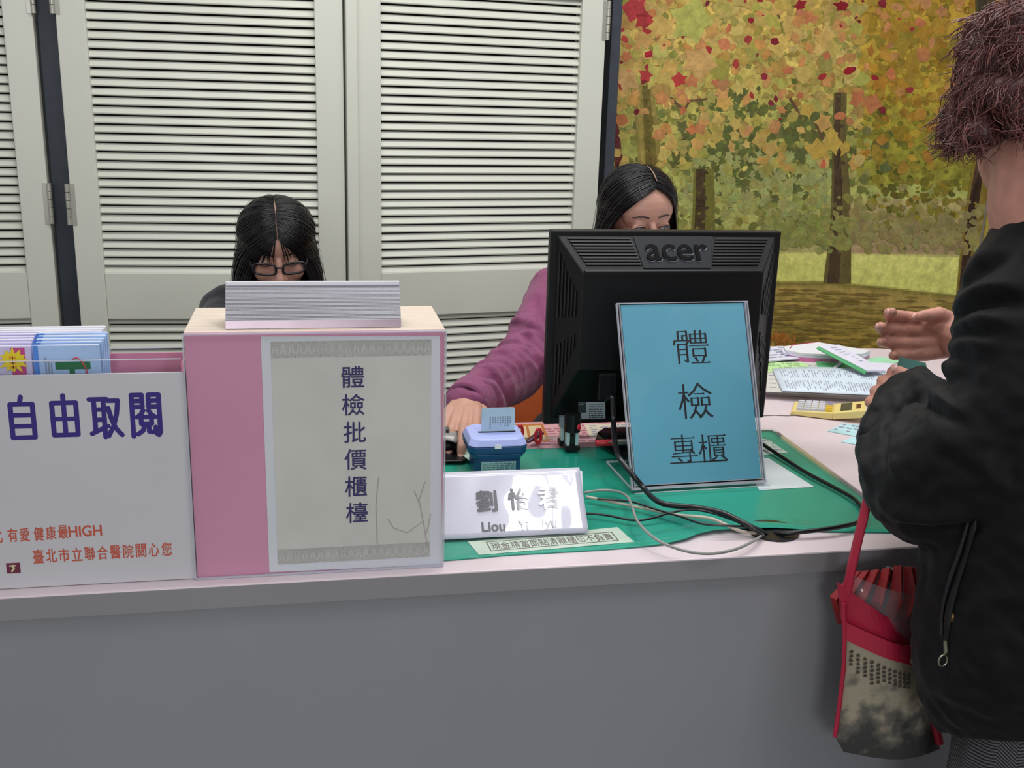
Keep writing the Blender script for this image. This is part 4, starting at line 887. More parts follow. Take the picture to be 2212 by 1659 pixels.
o = cable('power_cable', 'black cable looping from behind the right edge of the blue sign', [(1640, 955, .004), (1690, 988, .001), (1740, 1020, .001), (1800, 1052, .001), (1845, 1078, .002), (1866, 1105, .003), (1858, 1126, .004), (1815, 1138, .004), (1760, 1146, .003), (1700, 1152, 0), (1672, 1152, -.006)], .0032, M_cab)
cable('loop_cable', 'thin grey cable looping out over the counter edge in front of the mat', [(1262, 1064, .004), (1300, 1059, .004), (1335, 1062, .005), (1355, 1073, .010), (1366, 1096, .014), (1374, 1120, .016), (1395, 1147, .016), (1430, 1172, .013), (1480, 1190, .008), (1530, 1196, .004), (1580, 1189, .003), (1620, 1173, .003), (1648, 1155, -.002)], .0020, M_cg)
cable('ivory_cable', 'ivory cable lying across the mat under the thin black ones', [(1266, 1073, .004), (1330, 1086, .002), (1400, 1100, .002), (1460, 1112, .006), (1530, 1119, .012), (1565, 1132, .010), (1600, 1147, .003), (1640, 1153, -.004)], .0023, M_cl)
cable('signal_cable', 'thin black cable running beside the ivory cable from behind the name plate', [(1290, 1078, .006), (1360, 1083, .007), (1410, 1098, .007), (1470, 1116, .008), (1520, 1132, .010), (1580, 1136, .010), (1635, 1140, .004), (1655, 1153, -.004)], .0016, M_cab)
cable('signal_cable', 'lower thin black cable curving up and down from the right side of the name plate', [(1266, 1109, .002), (1310, 1113, .002), (1370, 1124, .002), (1410, 1119, .003), (1450, 1107, .007), (1490, 1101, .012), (1530, 1106, .013), (1580, 1122, .010), (1640, 1146, .001), (1660, 1156, -.006)], .0017, M_cab)
cable('scanner_wire', 'hair thin dark wire lying on the pink desk beside the calculator', [(1640, 899, -.0065), (1670, 897, -.0065), (1700, 898, -.0065), (1716, 897, -.0060)], .0006, M_cab, 'wires on the desk')
# ------------------------------------------------------------------ paper work on the right wing of the desk
zt1 = TOP
G = 'papers on the desk'
M_bluep = mat('bluish_paper', '#cfdce8', 0.5, var=.03, vs=10); M_lime = mat('lime_paper', '#b9dd9c', 0.55); M_plas = mat('plastic_sleeve', '#c9c9c6', 0.25, coat=.6)
M_gpap = mat('green_folder', '#4fa56b', 0.5); M_lil = mat('lilac_white_paper', '#d9d7e6', 0.55); M_pk = mat('pink_paper', '#d779ac', 0.5)
def slab4(name, label, px, z0, th, m, lines=None, group=G, edge=None):
    return lay(name, label, 'paper', px, z0, m, th, group, lines)
# thick sleeved form stack
o, P = lay('form_stack', 'thick stack of forms in a clear sleeve under the bluish printed form', 'paper stack', [(1640, 782), (1960, 792), (1990, 872), (1640, 852)], zt1 + .0004, M_plas, .015, None)
P = [PZ(x, y, zt1 + .0160) for x, y in ((1640, 780), (1955, 790), (1985, 862), (1640, 846))]
put(MB().prism(P[::-1], (0, 0, .0005)).build('top_sheet', M_offw), o)
mb = MB(); q = lambda u, v: P[0].lerp(P[1], u).lerp(P[3].lerp(P[2], u), v) + V((0, 0, .0008))
rr = random.Random(2)
for i in range(16):
    for j in range(7):
        if rr.random() < .7: u, v = i / 16, .1 + j * .125; mb.add([q(u, v), q(u, v + .02), q(u + .045, v + .02), q(u + .045, v)], [(0, 1, 2, 3)])
put(mb.build('printed_lines', mat('grey_print', '#8d93a6', 0.6)), o)
P0, P1, P2, P3 = [PZ(x, y, zt1 + .0195) for x, y in ((1668, 798), (1935, 797), (1960, 858), (1690, 846))]
rows = [[P0.lerp(P1, u / 10).lerp(P3.lerp(P2, u / 10), v / 5) + V((0, 0, .004 * math.sin(u * .5) * (1 - v / 5) + .0006)) for u in range(11)] for v in range(6)]
o = tag(MB().sheet(rows, (0, 0, .0010)).build('printed_form', M_bluep, smooth=True), 'bluish printed form with columns of small text lying on top of the sleeved stack', 'form', G)
mb = MB(); rr = random.Random(21)
def q(u, v):
    x, y = u * 10, v * 5; i, j = min(9, int(x)), min(4, int(y)); a = rows[j][i].lerp(rows[j][i + 1], x - i); b = rows[j + 1][i].lerp(rows[j + 1][i + 1], x - i); return a.lerp(b, y - j) + V((0, 0, .0015))
for i in range(44):
    u = .05 + i * .0205
    for v0, v1 in ((.10, .44), (.54, .92)):
        a = v0 + rr.uniform(0, .06)
        while a < v1 - .06:
            l = rr.uniform(.04, .16)
            if rr.random() < .8: e = min(v1, a + l); mb.add([q(u, a), q(u, e), q(u + .008, e), q(u + .008, a)], [(0, 1, 2, 3)])
            a += l + .03
put(mb.build('printed_columns', mat('slate_print', '#9aa1b2', 0.6)), o)
lay('lime_sheet', 'lime green sheet of paper between the monitor and the printed forms', 'paper', [(1640, 782), (1735, 783), (1765, 802), (1640, 804)], zt1 + .0172, M_lime, .0004, G, lines=(4, 7, 31), mline=mat('green_print', '#8fb07c', .6))
lay('open_sheet', 'white sheet curling at its corner beside the right edge of the monitor', 'paper', [(1640, 752), (1690, 750), (1768, 772), (1640, 784)], zt1 + .020, M_lil, .003, G, lines=(5, 6, 33))
# banded bundles: white, grey and pink layers
def bundle_layer(label, z0, th, m, gx):
    P = [PZ(x, y, zt1 + .035) for x, y in ((1688 + gx, 748), (1768, 739), (1880, 757), (1868 - gx, 764), (1800, 766), (1735, 763), (1692 + gx, 756))]
    o = MB().prism([V((p.x, p.y, z0)) for p in P[::-1]], (0, 0, th)).build('form_bundle', m)
    return tag(o, label, 'paper bundle', 'banded bundles on the desk')
bundle_layer('lowest white layer of the bundled forms at the back of the desk', zt1 + .0004, .0115, M_offw, 0)
bundle_layer('bright pink layer of the bundled forms at the back of the desk', zt1 + .0122, .0125, M_pk, 3)
bundle_layer('white layer above the pink one in the bundled forms', zt1 + .0250, .0045, M_lil, 0)
o = bundle_layer('topmost grey white form bundle at the back of the desk', zt1 + .0300, .0050, M_white, 5)
mb = MB(); zz = zt1 + .0354
mb.tube([PZ(1706, 753, zz), PZ(1712, 745, zz), PZ(1770, 738, zz)], .0012, 6); mb.tube([PZ(1706, 753, zz), PZ(1706, 757, zz - .008), PZ(1730, 768, zz - .012)], .0012, 6)
tag(mb.build('rubber_band', mat('red_rubber', '#b03848', 0.5)), 'thin red rubber band around the form bundle at the back of the desk', 'rubber band')
# green edged booklet leaning across the papers
Q = [PY(1768, 750, 2.10), PY(1812, 747, 2.12), PY(1912, 803, 1.99), PY(1872, 803, 1.97)]
o = thing('slanted_booklet', 'white booklet with a green edge slanting across the paper pile', 'booklet', tuple(Q[3]))
nq = (Q[1] - Q[0]).cross(Q[3] - Q[0]).normalized(); nq = nq if nq.z > 0 else -nq
MB().prism(Q[::-1], nq * .003).build('cover_sheet', M_lil, o)
MB().prism([Q[0], Q[3], Q[3] + V((-.004, 0, -.006)), Q[0] + V((-.005, 0, -.004))], nq * .002).build('green_edge', M_gpap, o)
mb = MB()
for k in range(7): a = Q[0].lerp(Q[3], .1 + k * .09).lerp(Q[1].lerp(Q[2], .1 + k * .09), .35) + nq * .0034; mb.prism([a, a + (Q[1] - Q[0]) * .3, a + (Q[1] - Q[0]) * .3 + (Q[3] - Q[0]) * .015, a + (Q[3] - Q[0]) * .015][::-1], nq * .0002)
mb.build('printed_lines', MATS['grey_print'], o)
lay('green_folder', 'dark green folder lying under the slanted booklet', 'folder', [(1760, 776), (1860, 772), (1885, 800), (1770, 803)], zt1 + .0166, M_gpap, .001, G)
lay('mint_sheet', 'mint green sheet at the right end of the paper pile', 'paper', [(1868, 776), (1900, 771), (1960, 782), (1885, 789)], zt1 + .0168, mat('mint_paper2', '#9fd6ae', 0.55), .0008, G)
lay('white_sheet', 'white sheet lying over the mint green one near the visiting customer', 'paper', [(1868, 783), (1950, 786), (1960, 800), (1880, 806)], zt1 + .0186, M_lil, .0006, G)
p0, p1 = PZ(1796, 800, zt1 + .020), PZ(1822, 776, zt1 + .026)
mb = MB(); mb.tube([p0, p1], .0022, 8); mb.tube([p0 + V((.006, .002, 0)), p1 + V((.006, .002, 0))], .0022, 8); mb.tube([p1, p1 + V((.006, .002, 0))], .0022, 8)
tag(mb.build('paper_clip', M_steelb), 'silver paper fastener standing up among the green sheets', 'paper clip')
# ------------------------------------------------------------------ calculator
cal = thing('calculator', 'yellow desk calculator with grey and yellow keys on the pink desk', 'calculator', tuple(PZ(1790, 890, TOP)))
zc = TOP + .0004
a, b2, c_, d_ = PZ(1706, 897, zc), PZ(1798, 908, zc), PZ(1812, 880, zc), PZ(1724, 877, zc)
u = (b2 - a).normalized(); Lk = (b2 - a).length; vv = V((-u.y, u.x, 0)); Wk = .074
Mk = frame(a, u, vv)
M_yel = mat('cream_yellow_plastic', '#e3cf86', 0.35, var=.02)
mb = MB()
bt = [V((0, 0, .001)), V((Lk, 0, .001)), V((Lk, Wk, .001)), V((0, Wk, .001))]; tp = [V((.003, .002, .009)), V((Lk, .002, .014)), V((Lk, Wk - .002, .014)), V((.003, Wk - .002, .009))]
mb.hexa([Mk @ p for p in bt], [Mk @ p for p in tp])
Ld = .058
bt = [V((Lk, 0, .001)), V((Lk + Ld, 0, .012)), V((Lk + Ld, Wk, .012)), V((Lk, Wk, .001))]; tp = [V((Lk, .002, .014)), V((Lk + Ld, .002, .027)), V((Lk + Ld, Wk - .002, .027)), V((Lk, Wk - .002, .014))]
mb.hexa([Mk @ p for p in bt], [Mk @ p for p in tp]); mb.build('case', M_yel, cal, bevel=.0018)
M_kg = mat('grey_key', '#c9c9d2', 0.4); M_ky = mat('yellow_key', '#d9b93c', 0.4); M_kp = mat('mauve_key', '#a39bb8', 0.4)
for i in range(5):
    for j in range(5):
        mb = MB(); x, y = .010 + i * (Lk - .012) / 5, .006 + j * .0132; zk = .009 + x / Lk * .005
        mb.hexa([Mk @ V(p) for p in ((x, y, zk - .001), (x + .013, y, zk - .001), (x + .013, y + .0105, zk - .001), (x, y + .0105, zk - .001))], [Mk @ V(p) for p in ((x + .001, y + .001, zk + .0045), (x + .012, y + .001, zk + .005), (x + .012, y + .0095, zk + .005), (x + .001, y + .0095, zk + .0045))])
        mb.build('key', M_kp if i == 4 and j > 2 else M_ky if i == 4 else M_kg, cal)
mb = MB(); zf_ = lambda x: .014 + (x - Lk) / Ld * .013 + .0004
mb.hexa([Mk @ V((x, y, zf_(x))) for x, y in ((Lk + .012, .012), (Lk + .032, .012), (Lk + .032, Wk - .010), (Lk + .012, Wk - .010))], [Mk @ V((x, y, zf_(x) + .0008)) for x, y in ((Lk + .012, .012), (Lk + .032, .012), (Lk + .032, Wk - .010), (Lk + .012, Wk - .010))]); mb.build('display', mat('lcd_dark', '#4b4a3e', 0.2), cal)
mb = MB()
mb.hexa([Mk @ V((x, y, zf_(x))) for x, y in ((Lk + .040, .02), (Lk + .048, .02), (Lk + .048, .05), (Lk + .040, .05))], [Mk @ V((x, y, zf_(x) + .0006)) for x, y in ((Lk + .040, .02), (Lk + .048, .02), (Lk + .048, .05), (Lk + .040, .05))]); mb.build('solar_cell', mat('solar_brown', '#5a3a2a', 0.25), cal)
M_card = mat('pale_aqua_card', '#b3dbe2', 0.35, var=.15, vs=30)
lay('appointment_card', 'pale aqua card lying on the desk nearer the calculator', 'card', [(1822, 915), (1880, 922), (1878, 948), (1788, 932)], TOP + .0004, M_card, .0008, 'aqua cards on the desk', lines=(3, 5, 51))
lay('appointment_card', 'pale aqua card lying on the desk nearer the black sleeve elbow', 'card', [(1842, 944), (1885, 950), (1880, 966), (1817, 955)], TOP + .0004, M_card, .0008, 'aqua cards on the desk')
# ------------------------------------------------------------------ office chairs
def make_chair(x, y, rz, label, m, first=None):
    t_ = thing('office_chair', label, 'chair', (x, y, 0), 'office chairs behind the counter')
    def w(p): return V((x + p[0], y + p[1], p[2]))
    mb = MB(); mb.box(w((-.23, -.23, .42)), w((.23, .22, .475))); mb.build('seat', m, t_, bevel=.025, seg=3)
    rows = [[w((-.20 + .40 * i / 8, .235 + .05 * j / 6 - .035 * math.cos((i - 4) / 4 * 1.2), .50 + .22 * j / 6)) for i in range(9)] for j in range(7)]
    mb = MB(); mb.sheet(rows, (0, .035, 0)); mb.build('backrest', m, t_, bevel=.012, smooth=True)
    mb = MB(); mb.tube([w((0, .10, .41)), w((0, .30, .42)), w((0, .325, .60))], .016, 8); mb.build('back_bar', M_blackg, t_)
    mb = MB(); mb.tube([w((0, 0, .08)), w((0, 0, .43))], .026, 12); mb.build('column', M_dark, t_)
    for k in range(5):
        q = k * 2 * PI / 5; e = w((.27 * math.cos(q), .27 * math.sin(q), .055)); mb = MB(); mb.tube([w((0, 0, .10)), e], [.024, .015], 8); l = mb.build('base_leg', M_blackg, t_)
        mb = MB(); mb.tube([e + V((0, -.01, -.027)), e + V((0, .01, -.027))], .027, 12); put(mb.build('caster', M_blackg), l)
    return t_
make_chair(.69, 2.24, 0, 'orange backed office chair behind the woman in the purple sweater', mat('orange_upholstery', '#b5541f', 0.6))
make_chair(-.07, 2.40, 0, 'dark office chair under the woman with glasses, hidden behind the counter', mat('charcoal_upholstery', '#33363c', 0.7))
# ------------------------------------------------------------------ canvas shoulder bag with a red umbrella
Yg = 1.105
def onBg(x, y, Y=Yg): return PY(x, y, Y)
bg = thing('shoulder_bag', 'canvas shoulder bag with red trim and an ink print hanging before the counter', 'bag', tuple(onBg(1920, 1620)))
Lc = [(1824, 1376), (1822, 1440), (1813, 1520), (1803, 1590), (1822, 1624)]; Rc = [(1985, 1436), (1996, 1470), (2012, 1530), (2024, 1585), (2030, 1618)]
rows = []
for (lx, ly), (rx, ry) in zip(Lc, Rc):
    r_ = []
    for i in range(13):
        t = i / 12; p = onBg(lx + (rx - lx) * t, ly + (ry - ly) * t); r_.append(p + V((0, -.020 * math.sin(PI * t), 0)))
    rows.append(r_)
M_canvas = bpy.data.materials.new('ink_print_canvas'); M_canvas.use_nodes = True
nt = M_canvas.node_tree; b = nt.nodes['Principled BSDF']; b.inputs['Roughness'].default_value = 0.8
tc = nt.nodes.new('ShaderNodeTexCoord'); sp = nt.nodes.new('ShaderNodeSeparateXYZ'); nt.links.new(tc.outputs['Object'], sp.inputs[0])
nz = nt.nodes.new('ShaderNodeTexNoise'); nz.inputs['Scale'].default_value = 42; nz.inputs['Detail'].default_value = 6; nt.links.new(tc.outputs['Object'], nz.inputs['Vector'])
zlo, zhi = onBg(1900, 1615).z, onBg(1900, 1480).z
mr = nt.nodes.new('ShaderNodeMapRange'); mr.inputs[1].default_value = zlo; mr.inputs[2].default_value = zhi; mr.inputs[3].default_value = .34; mr.inputs[4].default_value = -.12; nt.links.new(sp.outputs['Z'], mr.inputs[0])
ad = nt.nodes.new('ShaderNodeMath'); ad.operation = 'ADD'; nt.links.new(nz.outputs['Fac'], ad.inputs[0]); nt.links.new(mr.outputs[0], ad.inputs[1])
rp = nt.nodes.new('ShaderNodeValToRGB'); e = rp.color_ramp.elements; e[0].position = .42; e[0].color = rgb('#a59b86'); e[1].position = .78; e[1].color = rgb('#3d3d3c'); q_ = e.new(.60); q_.color = rgb('#6b675e')
nt.links.new(ad.outputs[0], rp.inputs[0]); nt.links.new(rp.outputs[0], b.inputs['Base Color'])
mb = MB(); mb.sheet(rows, (.024, .045, 0)); mb.build('canvas_body', M_canvas, bg, smooth=False)
M_bagred = mat('crimson_trim', '#b3203f', 0.5, var=.08, vs=20)
def band(nm, up, lo, m, dy, d=.004, sag=.02):
    rows = []
    for j in range(4):
        r_ = []
        for i in range(13):
            t = i / 12; k = t * (len(up) - 1); a = min(int(k), len(up) - 2); f_ = k - a
            ux, uy = up[a][0] + (up[a + 1][0] - up[a][0]) * f_, up[a][1] + (up[a + 1][1] - up[a][1]) * f_
            lx, ly = lo[a][0] + (lo[a + 1][0] - lo[a][0]) * f_, lo[a][1] + (lo[a + 1][1] - lo[a][1]) * f_
            s_ = j / 3; p = onBg(ux + (lx - ux) * s_, uy + (ly - uy) * s_) + V((0, dy - sag * math.sin(PI * t), 0)); r_.append(p)
        rows.append(r_)
    return MB().sheet(rows, (0, d, 0)).build(nm, m, bg, smooth=False)
band('front_band', [(1824, 1340), (1880, 1358), (1930, 1376), (1985, 1392)], [(1823, 1378), (1880, 1397), (1930, 1412), (1985, 1436)], M_bagred, -.006)
band('rear_band', [(1814, 1262), (1850, 1285), (1900, 1320), (1985, 1358)], [(1823, 1345), (1870, 1360), (1930, 1384), (1985, 1402)], M_bagred, .004)
mb = MB(); mb.tube([onBg(*p) + V((0, -.003, 0)) for p in ((1820, 1300), (1822, 1380), (1820, 1440), (1811, 1520), (1801, 1588))], .0030, 8); mb.build('side_piping', M_bagred, bg); mb = MB(); mb.tube([onBg(*p) + V((0, -.004, 0)) for p in ((1988, 1436), (1999, 1480), (2014, 1545), (2026, 1600))], .006, 8); mb.build('side_piping', M_bagred, bg)
strap_top = PY(1884, 1040, 1.10)
mb = MB(); mb.tube(smooth_path([onBg(1830, 1275), PY(1842, 1215, 1.10), PY(1862, 1130, 1.10), strap_top], 6), .0085, 10, sy=.5); mb.build('strap', M_bagred, bg)
mb = MB(); c = onBg(1954, 1404) + V((0, -.030, 0)); mb.tube([c, c + V((0, .005, 0))], .007, 16); mb.build('snap_button', M_steel, bg)
mb = MB(); rr = random.Random(8)
for k in range(11):
    x = 1834 + k * 11.5; y = 1392 + (x - 1824) * .36 + 6; end = y + rr.uniform(28, 62)
    t = (x - 1820) / 170
    while y < end: p = onBg(x, y) + V((0, -.0225 * math.sin(PI * t) - .0004, 0)); s_ = .0028; mb.add([p + V((-s_, 0, -s_)), p + V((s_, 0, -s_)), p + V((s_ * rr.uniform(.2, 1), 0, s_ * .4)), p + V((-s_ * rr.uniform(.2, 1), 0, s_ * .4))], [(0, 1, 2, 3)]); y += 9
mb.build('ink_characters', mat('ink_brown', '#4c443a', 0.7), bg)
um = thing('folded_umbrella', 'red folded umbrella in a clear sleeve sticking out of the canvas bag', 'umbrella', tuple(onBg(1920, 1330)))
mb = MB(); ax0, ax1 = PY(1880, 1340, 1.135), PY(1925, 1212, 1.135)
for k in range(9):
    q = -1.5 + k * .38; off = V((.040 * math.sin(q), -.022 * math.cos(q), 0))
    tip = ax1 + off * .75 + V((.004 * k - .016, 0, -.012 * abs(k - 4) / 4))
    mb.sheet([[ax0 + off * 1.05 + V((-.006, 0, 0)), ax0 + off * 1.15 + V((.004, -.008, 0)), ax0 + off * 1.05 + V((.010, 0, 0))], [ax0.lerp(tip, .55) + off + V((-.008, 0, 0)), ax0.lerp(tip, .55) + off * 1.15 + V((.002, -.009, 0)), ax0.lerp(tip, .55) + off + V((.010, 0, 0))], [tip + V((-.006, 0, 0)), tip + V((.0, -.006, .004)), tip + V((.007, 0, 0))]], (0, .0015, 0))
mb.build('canopy_folds', mat('red_cloth', '#8f1119', 0.6, var=.2, vs=40), um, smooth=False)
mb = MB(); mb.tube([ax0, ax1 + V((0, 0, -.01))], .007, 8); mb.build('shaft', M_blackg, um)
rows = []
for y0, k in ((1245, 0), (1290, 1), (1335, 2), (1390, 3)):
    rows.append([PY(1846 + 130 * t / 8, y0 + 40 * t / 8, 1.105) + V((0, -.012 * math.sin(PI * t / 8) + .004 * noise.noise(V((t, k * 2.0, 0))), .004 * noise.noise(V((t, k * 3.0, 5))))) for t in range(9)])
mb = MB(); mb.sheet(rows, (0, .0006, 0)); mb.build('clear_sleeve', clearmat('crinkled_film', tint=(.9, .9, .92), rough=.12, ior=1.5, haze=.08), um, smooth=True)
# ------------------------------------------------------------------ people
def head(mb, M, s=0.93, closed=True):
    """skull, jaw, brow, nose, lips and ears in head space: -y is the face, z is up"""
    S = M @ Matrix.Scale(s, 4)
    def e(c, r): mb.ell(c, r, S, 22)
    e((0, .018, .035), (.073, .090, .086)); e((0, -.044, .036), (.064, .044, .056)); e((0, -.034, -.045), (.058, .054, .074))
    e((0, -.060, -.098), (.027, .022, .021)); e((0, -.02, -.07), (.050, .045, .045))
    for k in (-1, 1):
        e((k * .034, -.060, -.036), (.026, .024, .030)); e((k * .022, -.0745, .014), (.020, .0080, .010)); e((k * .076, .012, -.006), (.009, .018, .031))
        e((k * .011, -.096, -.041), (.0085, .009, .0075)); e((k * .031, -.0735, -.001), (.0165, .0125, .0125))
    mb.capsule([S @ V((0, -.084, .004)), S @ V((0, -.094, -.018)), S @ V((0, -.1045, -.037))], [.0075, .0085, .0105], 10)
    e((0, -.0835, -.066), (.022, .011, .0062)); e((0, -.082, -.076), (.019, .011, .0068))
    return S
def hand(mb, M, side=1, curl=((.3, .5, .3),) * 4, thumb=((.022, .020, -.008), (.050, .044, -.012), (.082, .052, -.016)), s=1.0, spread=.05, nails=None):
    """palm, four jointed fingers, thumb; x to the fingertips, z = back of the hand, +y*side = thumb side"""
    S = M @ Matrix.Scale(s, 4)
    def P(p): return S @ V((p[0], p[1] * side, p[2]))
    ys = (.030, .0095, -.0105, -.0285); base = (.086, .090, .085, .076); seg = ((.040, .024, .019), (.044, .028, .020), (.040, .026, .020), (.031, .019, .017))
    mb.capsule([P((-.05, 0, 0)), P((-.01, 0, 0)), P((.02, 0, 0))], [.024 * s, .025 * s, .026 * s], 12, sy=.72, up=(S.to_3x3() @ V((0, 0, 1))))
    for k in range(4):
        mb.capsule([P((.004, ys[k] * .55, 0)), P((.05, ys[k] * .85, .002)), P((base[k], ys[k], 0))], [.0135 * s, .0130 * s, .0105 * s], 10)
        a = 0; p = V((base[k], ys[k], 0)); pts = [p]; az = spread * (1.5 - k)
        for j in range(3):
            a += curl[k][j]; p = p + V((math.cos(a) * math.cos(az), math.cos(a) * math.sin(az), -math.sin(a))) * seg[k][j]; pts.append(p)
        r0 = (.0092, .0094, .0090, .0078)[k]
        mb.capsule([P(q) for q in pts], [r0 * 1.08 * s, r0 * 1.02 * s, r0 * .93 * s, r0 * .78 * s], 10)
        if nails is not None:
            d = (pts[3] - pts[2]).normalized(); n = V((d.z, 0, -d.x)); n = n if n.z > 0 or n.x > 0 else -n
            n = V((math.sin(a), 0, math.cos(a))); c = pts[3] - d * .003 + n * r0 * .62
            nails.append((P(c), (S.to_3x3() @ V((d.x, d.y * side, d.z))).normalized(), (S.to_3x3() @ V((n.x, 0, n.z))).normalized(), r0 * .62 * s))
    mb.capsule([P((.018, .012, -.004)), P((.034, .022, -.010)), P((.052, .020, -.008))], [.016 * s, .017 * s, .012 * s], 10)
    mb.capsule([P(q) for q in thumb], [.0140 * s, .0112 * s, .0088 * s], 10)
    if nails is not None:
        d = (V(thumb[2]) - V(thumb[1])).normalized(); n = (V((0, 0, 1)) - d * d.z).normalized(); c = V(thumb[2]) + d * .003 + n * .0062
        nails.append((P(c), (S.to_3x3() @ V((d.x, d.y * side, d.z))).normalized(), (S.to_3x3() @ V((n.x, n.y * side, n.z))).normalized(), .0065 * s))
def nails_mesh(L, parent):
    for c, d, n, r in L:
        mb = MB(); w = n.cross(d).normalized(); M = Matrix(((d.x, w.x, n.x, c.x), (d.y, w.y, n.y, c.y), (d.z, w.z, n.z, c.z), (0, 0, 0, 1)))
        mb.ell((0, 0, 0), (r * 1.25, r, r * .45), M, 10); mb.build('fingernail', mat('nail', '#dcaaa0', 0.25), parent)
def long_hair(M, parent, s, drop, part_x, phi0, rad=(.083, .104, .100), cen=(0, .014, .034), hl=.95, n_str=800, seed=1, fly=40, lip=1.0, low=-.02, spreadw=.010, hang_out=1.0):
    S = M @ Matrix.Scale(s, 4); rr = random.Random(seed)
    def path(side, t, rf, jit, dl):
        """t 0 = strand framing the face, 1 = strand at the back"""
        th = hl * (1 - t) - .55 * t                              # start on the parting, front hairline to behind the crown
        d0 = V((part_x + side * .012, -math.sin(th), math.cos(th))).normalized()
        ph = phi0 + (PI - phi0) * t + jit
        d1 = V((side * math.sin(ph), -math.cos(ph), low)).normalized()
        om = math.acos(max(-1, min(1, d0.dot(d1)))); pts = []
        for k in range(9):
            u = k / 8; q = (d0 * math.sin((1 - u) * om) + d1 * math.sin(u * om)) / max(1e-4, math.sin(om))
            lift = 1 + .035 * math.sin(PI * min(1, u * 1.1))
            pts.append(S @ (V(cen) + V((q.x * rad[0], q.y * rad[1], q.z * rad[2])) * (rf * lift)))
        out = (M.to_3x3() @ V((side * math.sin(ph), -math.cos(ph), 0))); out.z = 0
        last = pts[-1]; prev = (pts[-1] - pts[-2]).normalized()
        for k in range(1, 9):
            u = k / 8; dwn = V((0, 0, -1)); d = prev.lerp(dwn, min(1, u * 2.2)).normalized()
            last = last + d * (drop * dl / 8) + out * (spreadw * hang_out / 8) * (1 - u); pts.append(last)
        return pts
    mb = MB()
    for side in (-1, 1):
        rows = [path(side, i / 26, 1.0 + .012 * math.sin(i * 2.1 + side), 0, 1 + .05 * math.sin(i * 1.3)) for i in range(27)]
        mb.grid(rows)
        rows = [path(side, i / 26, .93, 0, 1) for i in range(27)]; mb.grid(rows)
    # rounded crown that closes the parting
    for k in range(n_str):
        side = rr.choice((-1, 1)); t = rr.random() ** 1.25
        p = path(side, t, 1.0 + rr.uniform(.0, .030), rr.uniform(-.10, .10) if t > .05 else rr.uniform(-.02, .25), rr.uniform(.86, 1.03))
        w = rr.uniform(-.002, .002); p = [q + V((w * math.sin(i * .8), w * math.cos(i * .7), 0)) for i, q in enumerate(p)]
        mb.tube(p, [.0006] + [.0012] * (len(p) - 2) + [.0003], 4, cap=False)
    for k in range(fly):
        side = rr.choice((-1, 1)); t = rr.random()
        p = path(side, t, 1.03 + rr.uniform(0, .06), rr.uniform(-.1, .1), rr.uniform(.7, 1.0)); p = [q + V((side * .008 * (i / 16) ** 2 * rr.uniform(0, 1.5), 0, 0)) for i, q in enumerate(p)]
        mb.tube(p, .00028, 3, cap=False)
    return mb, path
def finish_hair(mb, parent, m=None):
    return mb.build('hair', m or M_hair, parent, smooth=True)
def snapper(o, S):
    me = o.data; bv = BVHTree.FromPolygons([v.co.copy() for v in me.vertices], [list(q.vertices) for q in me.polygons]); d = (S.to_3x3() @ V((0, 1, 0))).normalized()
    def f(x, z, off=.0006, dflt=-.09):
        h = bv.ray_cast(S @ V((x, -.25, z)), d)
        return (h[0] - d * off) if h[0] else S @ V((x, dflt, z))
    return f
def eye_open(M, s, k, parent, sn, look=(0, 0)):
    cx_ = k * .031
    def lidz(u): return .0052 * (1 - abs(u) ** 2.2)
    mb = MB(); rows = []
    for j in range(7):
        v = -1 + 2 * j / 6
        rows.append([sn(cx_ + u * .0145, -.001 + v * lidz(u), .0004) for u in [-1 + i / 5 for i in range(11)]])
    mb.grid(rows); e = mb.build('eye', mat('eye_white', '#8c8281', 0.4), parent)
    mb = MB(); P = [sn(cx_ + look[0] + .0056 * math.cos(q), -.001 + look[1] + max(-.0048, min(.0044, .0056 * math.sin(q))), .0011) for q in [2 * PI * i / 18 for i in range(18)]]
    mb.add(P, [list(range(18))[::-1]]); put(mb.build('iris', mat('dark_iris', '#17100e', 0.12)), e)
    mb = MB(); mb.tube([sn(cx_ + u * .0155, -.001 + 1.06 * lidz(u), .0010) for u in [-1 + i / 6 for i in range(13)]], [.0004] + [.0010] * 11 + [.0005], 6); put(mb.build('eyelash', M_hair), e)
    mb = MB(); mb.tube([sn(cx_ + u * .0160, -.001 + .0092 * (1 - abs(u) ** 2.2), .0002) for u in [-1 + i / 6 for i in range(13)]], .0007, 6); put(mb.build('lid_crease', mat('lid_fold', '#9c6a5a', 0.6)), e)
    return e
def brow(sn, parent, dz=.0, thick=.0024):
    for k in (-1, 1):
        pts = [sn(k * (.012 + .036 * t), .0185 + dz + .007 * math.sin(PI * (.15 + .75 * t)), .0002) for t in [i / 8 for i in range(9)]]
        MB().tube(pts, [thick * .8] + [thick] * 5 + [thick * .7, thick * .5, thick * .2], 6, sy=.6).build('eyebrow', mat('brow_hair', '#2a2020', 0.7), parent, smooth=True)
def wrinkle(sc, amp, ax=(1, 1, 1)):
    A = V(ax)
    return lambda p, n: amp * (noise.noise(V((p.x * A.x, p.y * A.y, p.z * A.z)) * sc) + .5 * noise.noise(V((p.x * A.x, p.y * A.y, p.z * A.z)) * sc * 2.3))
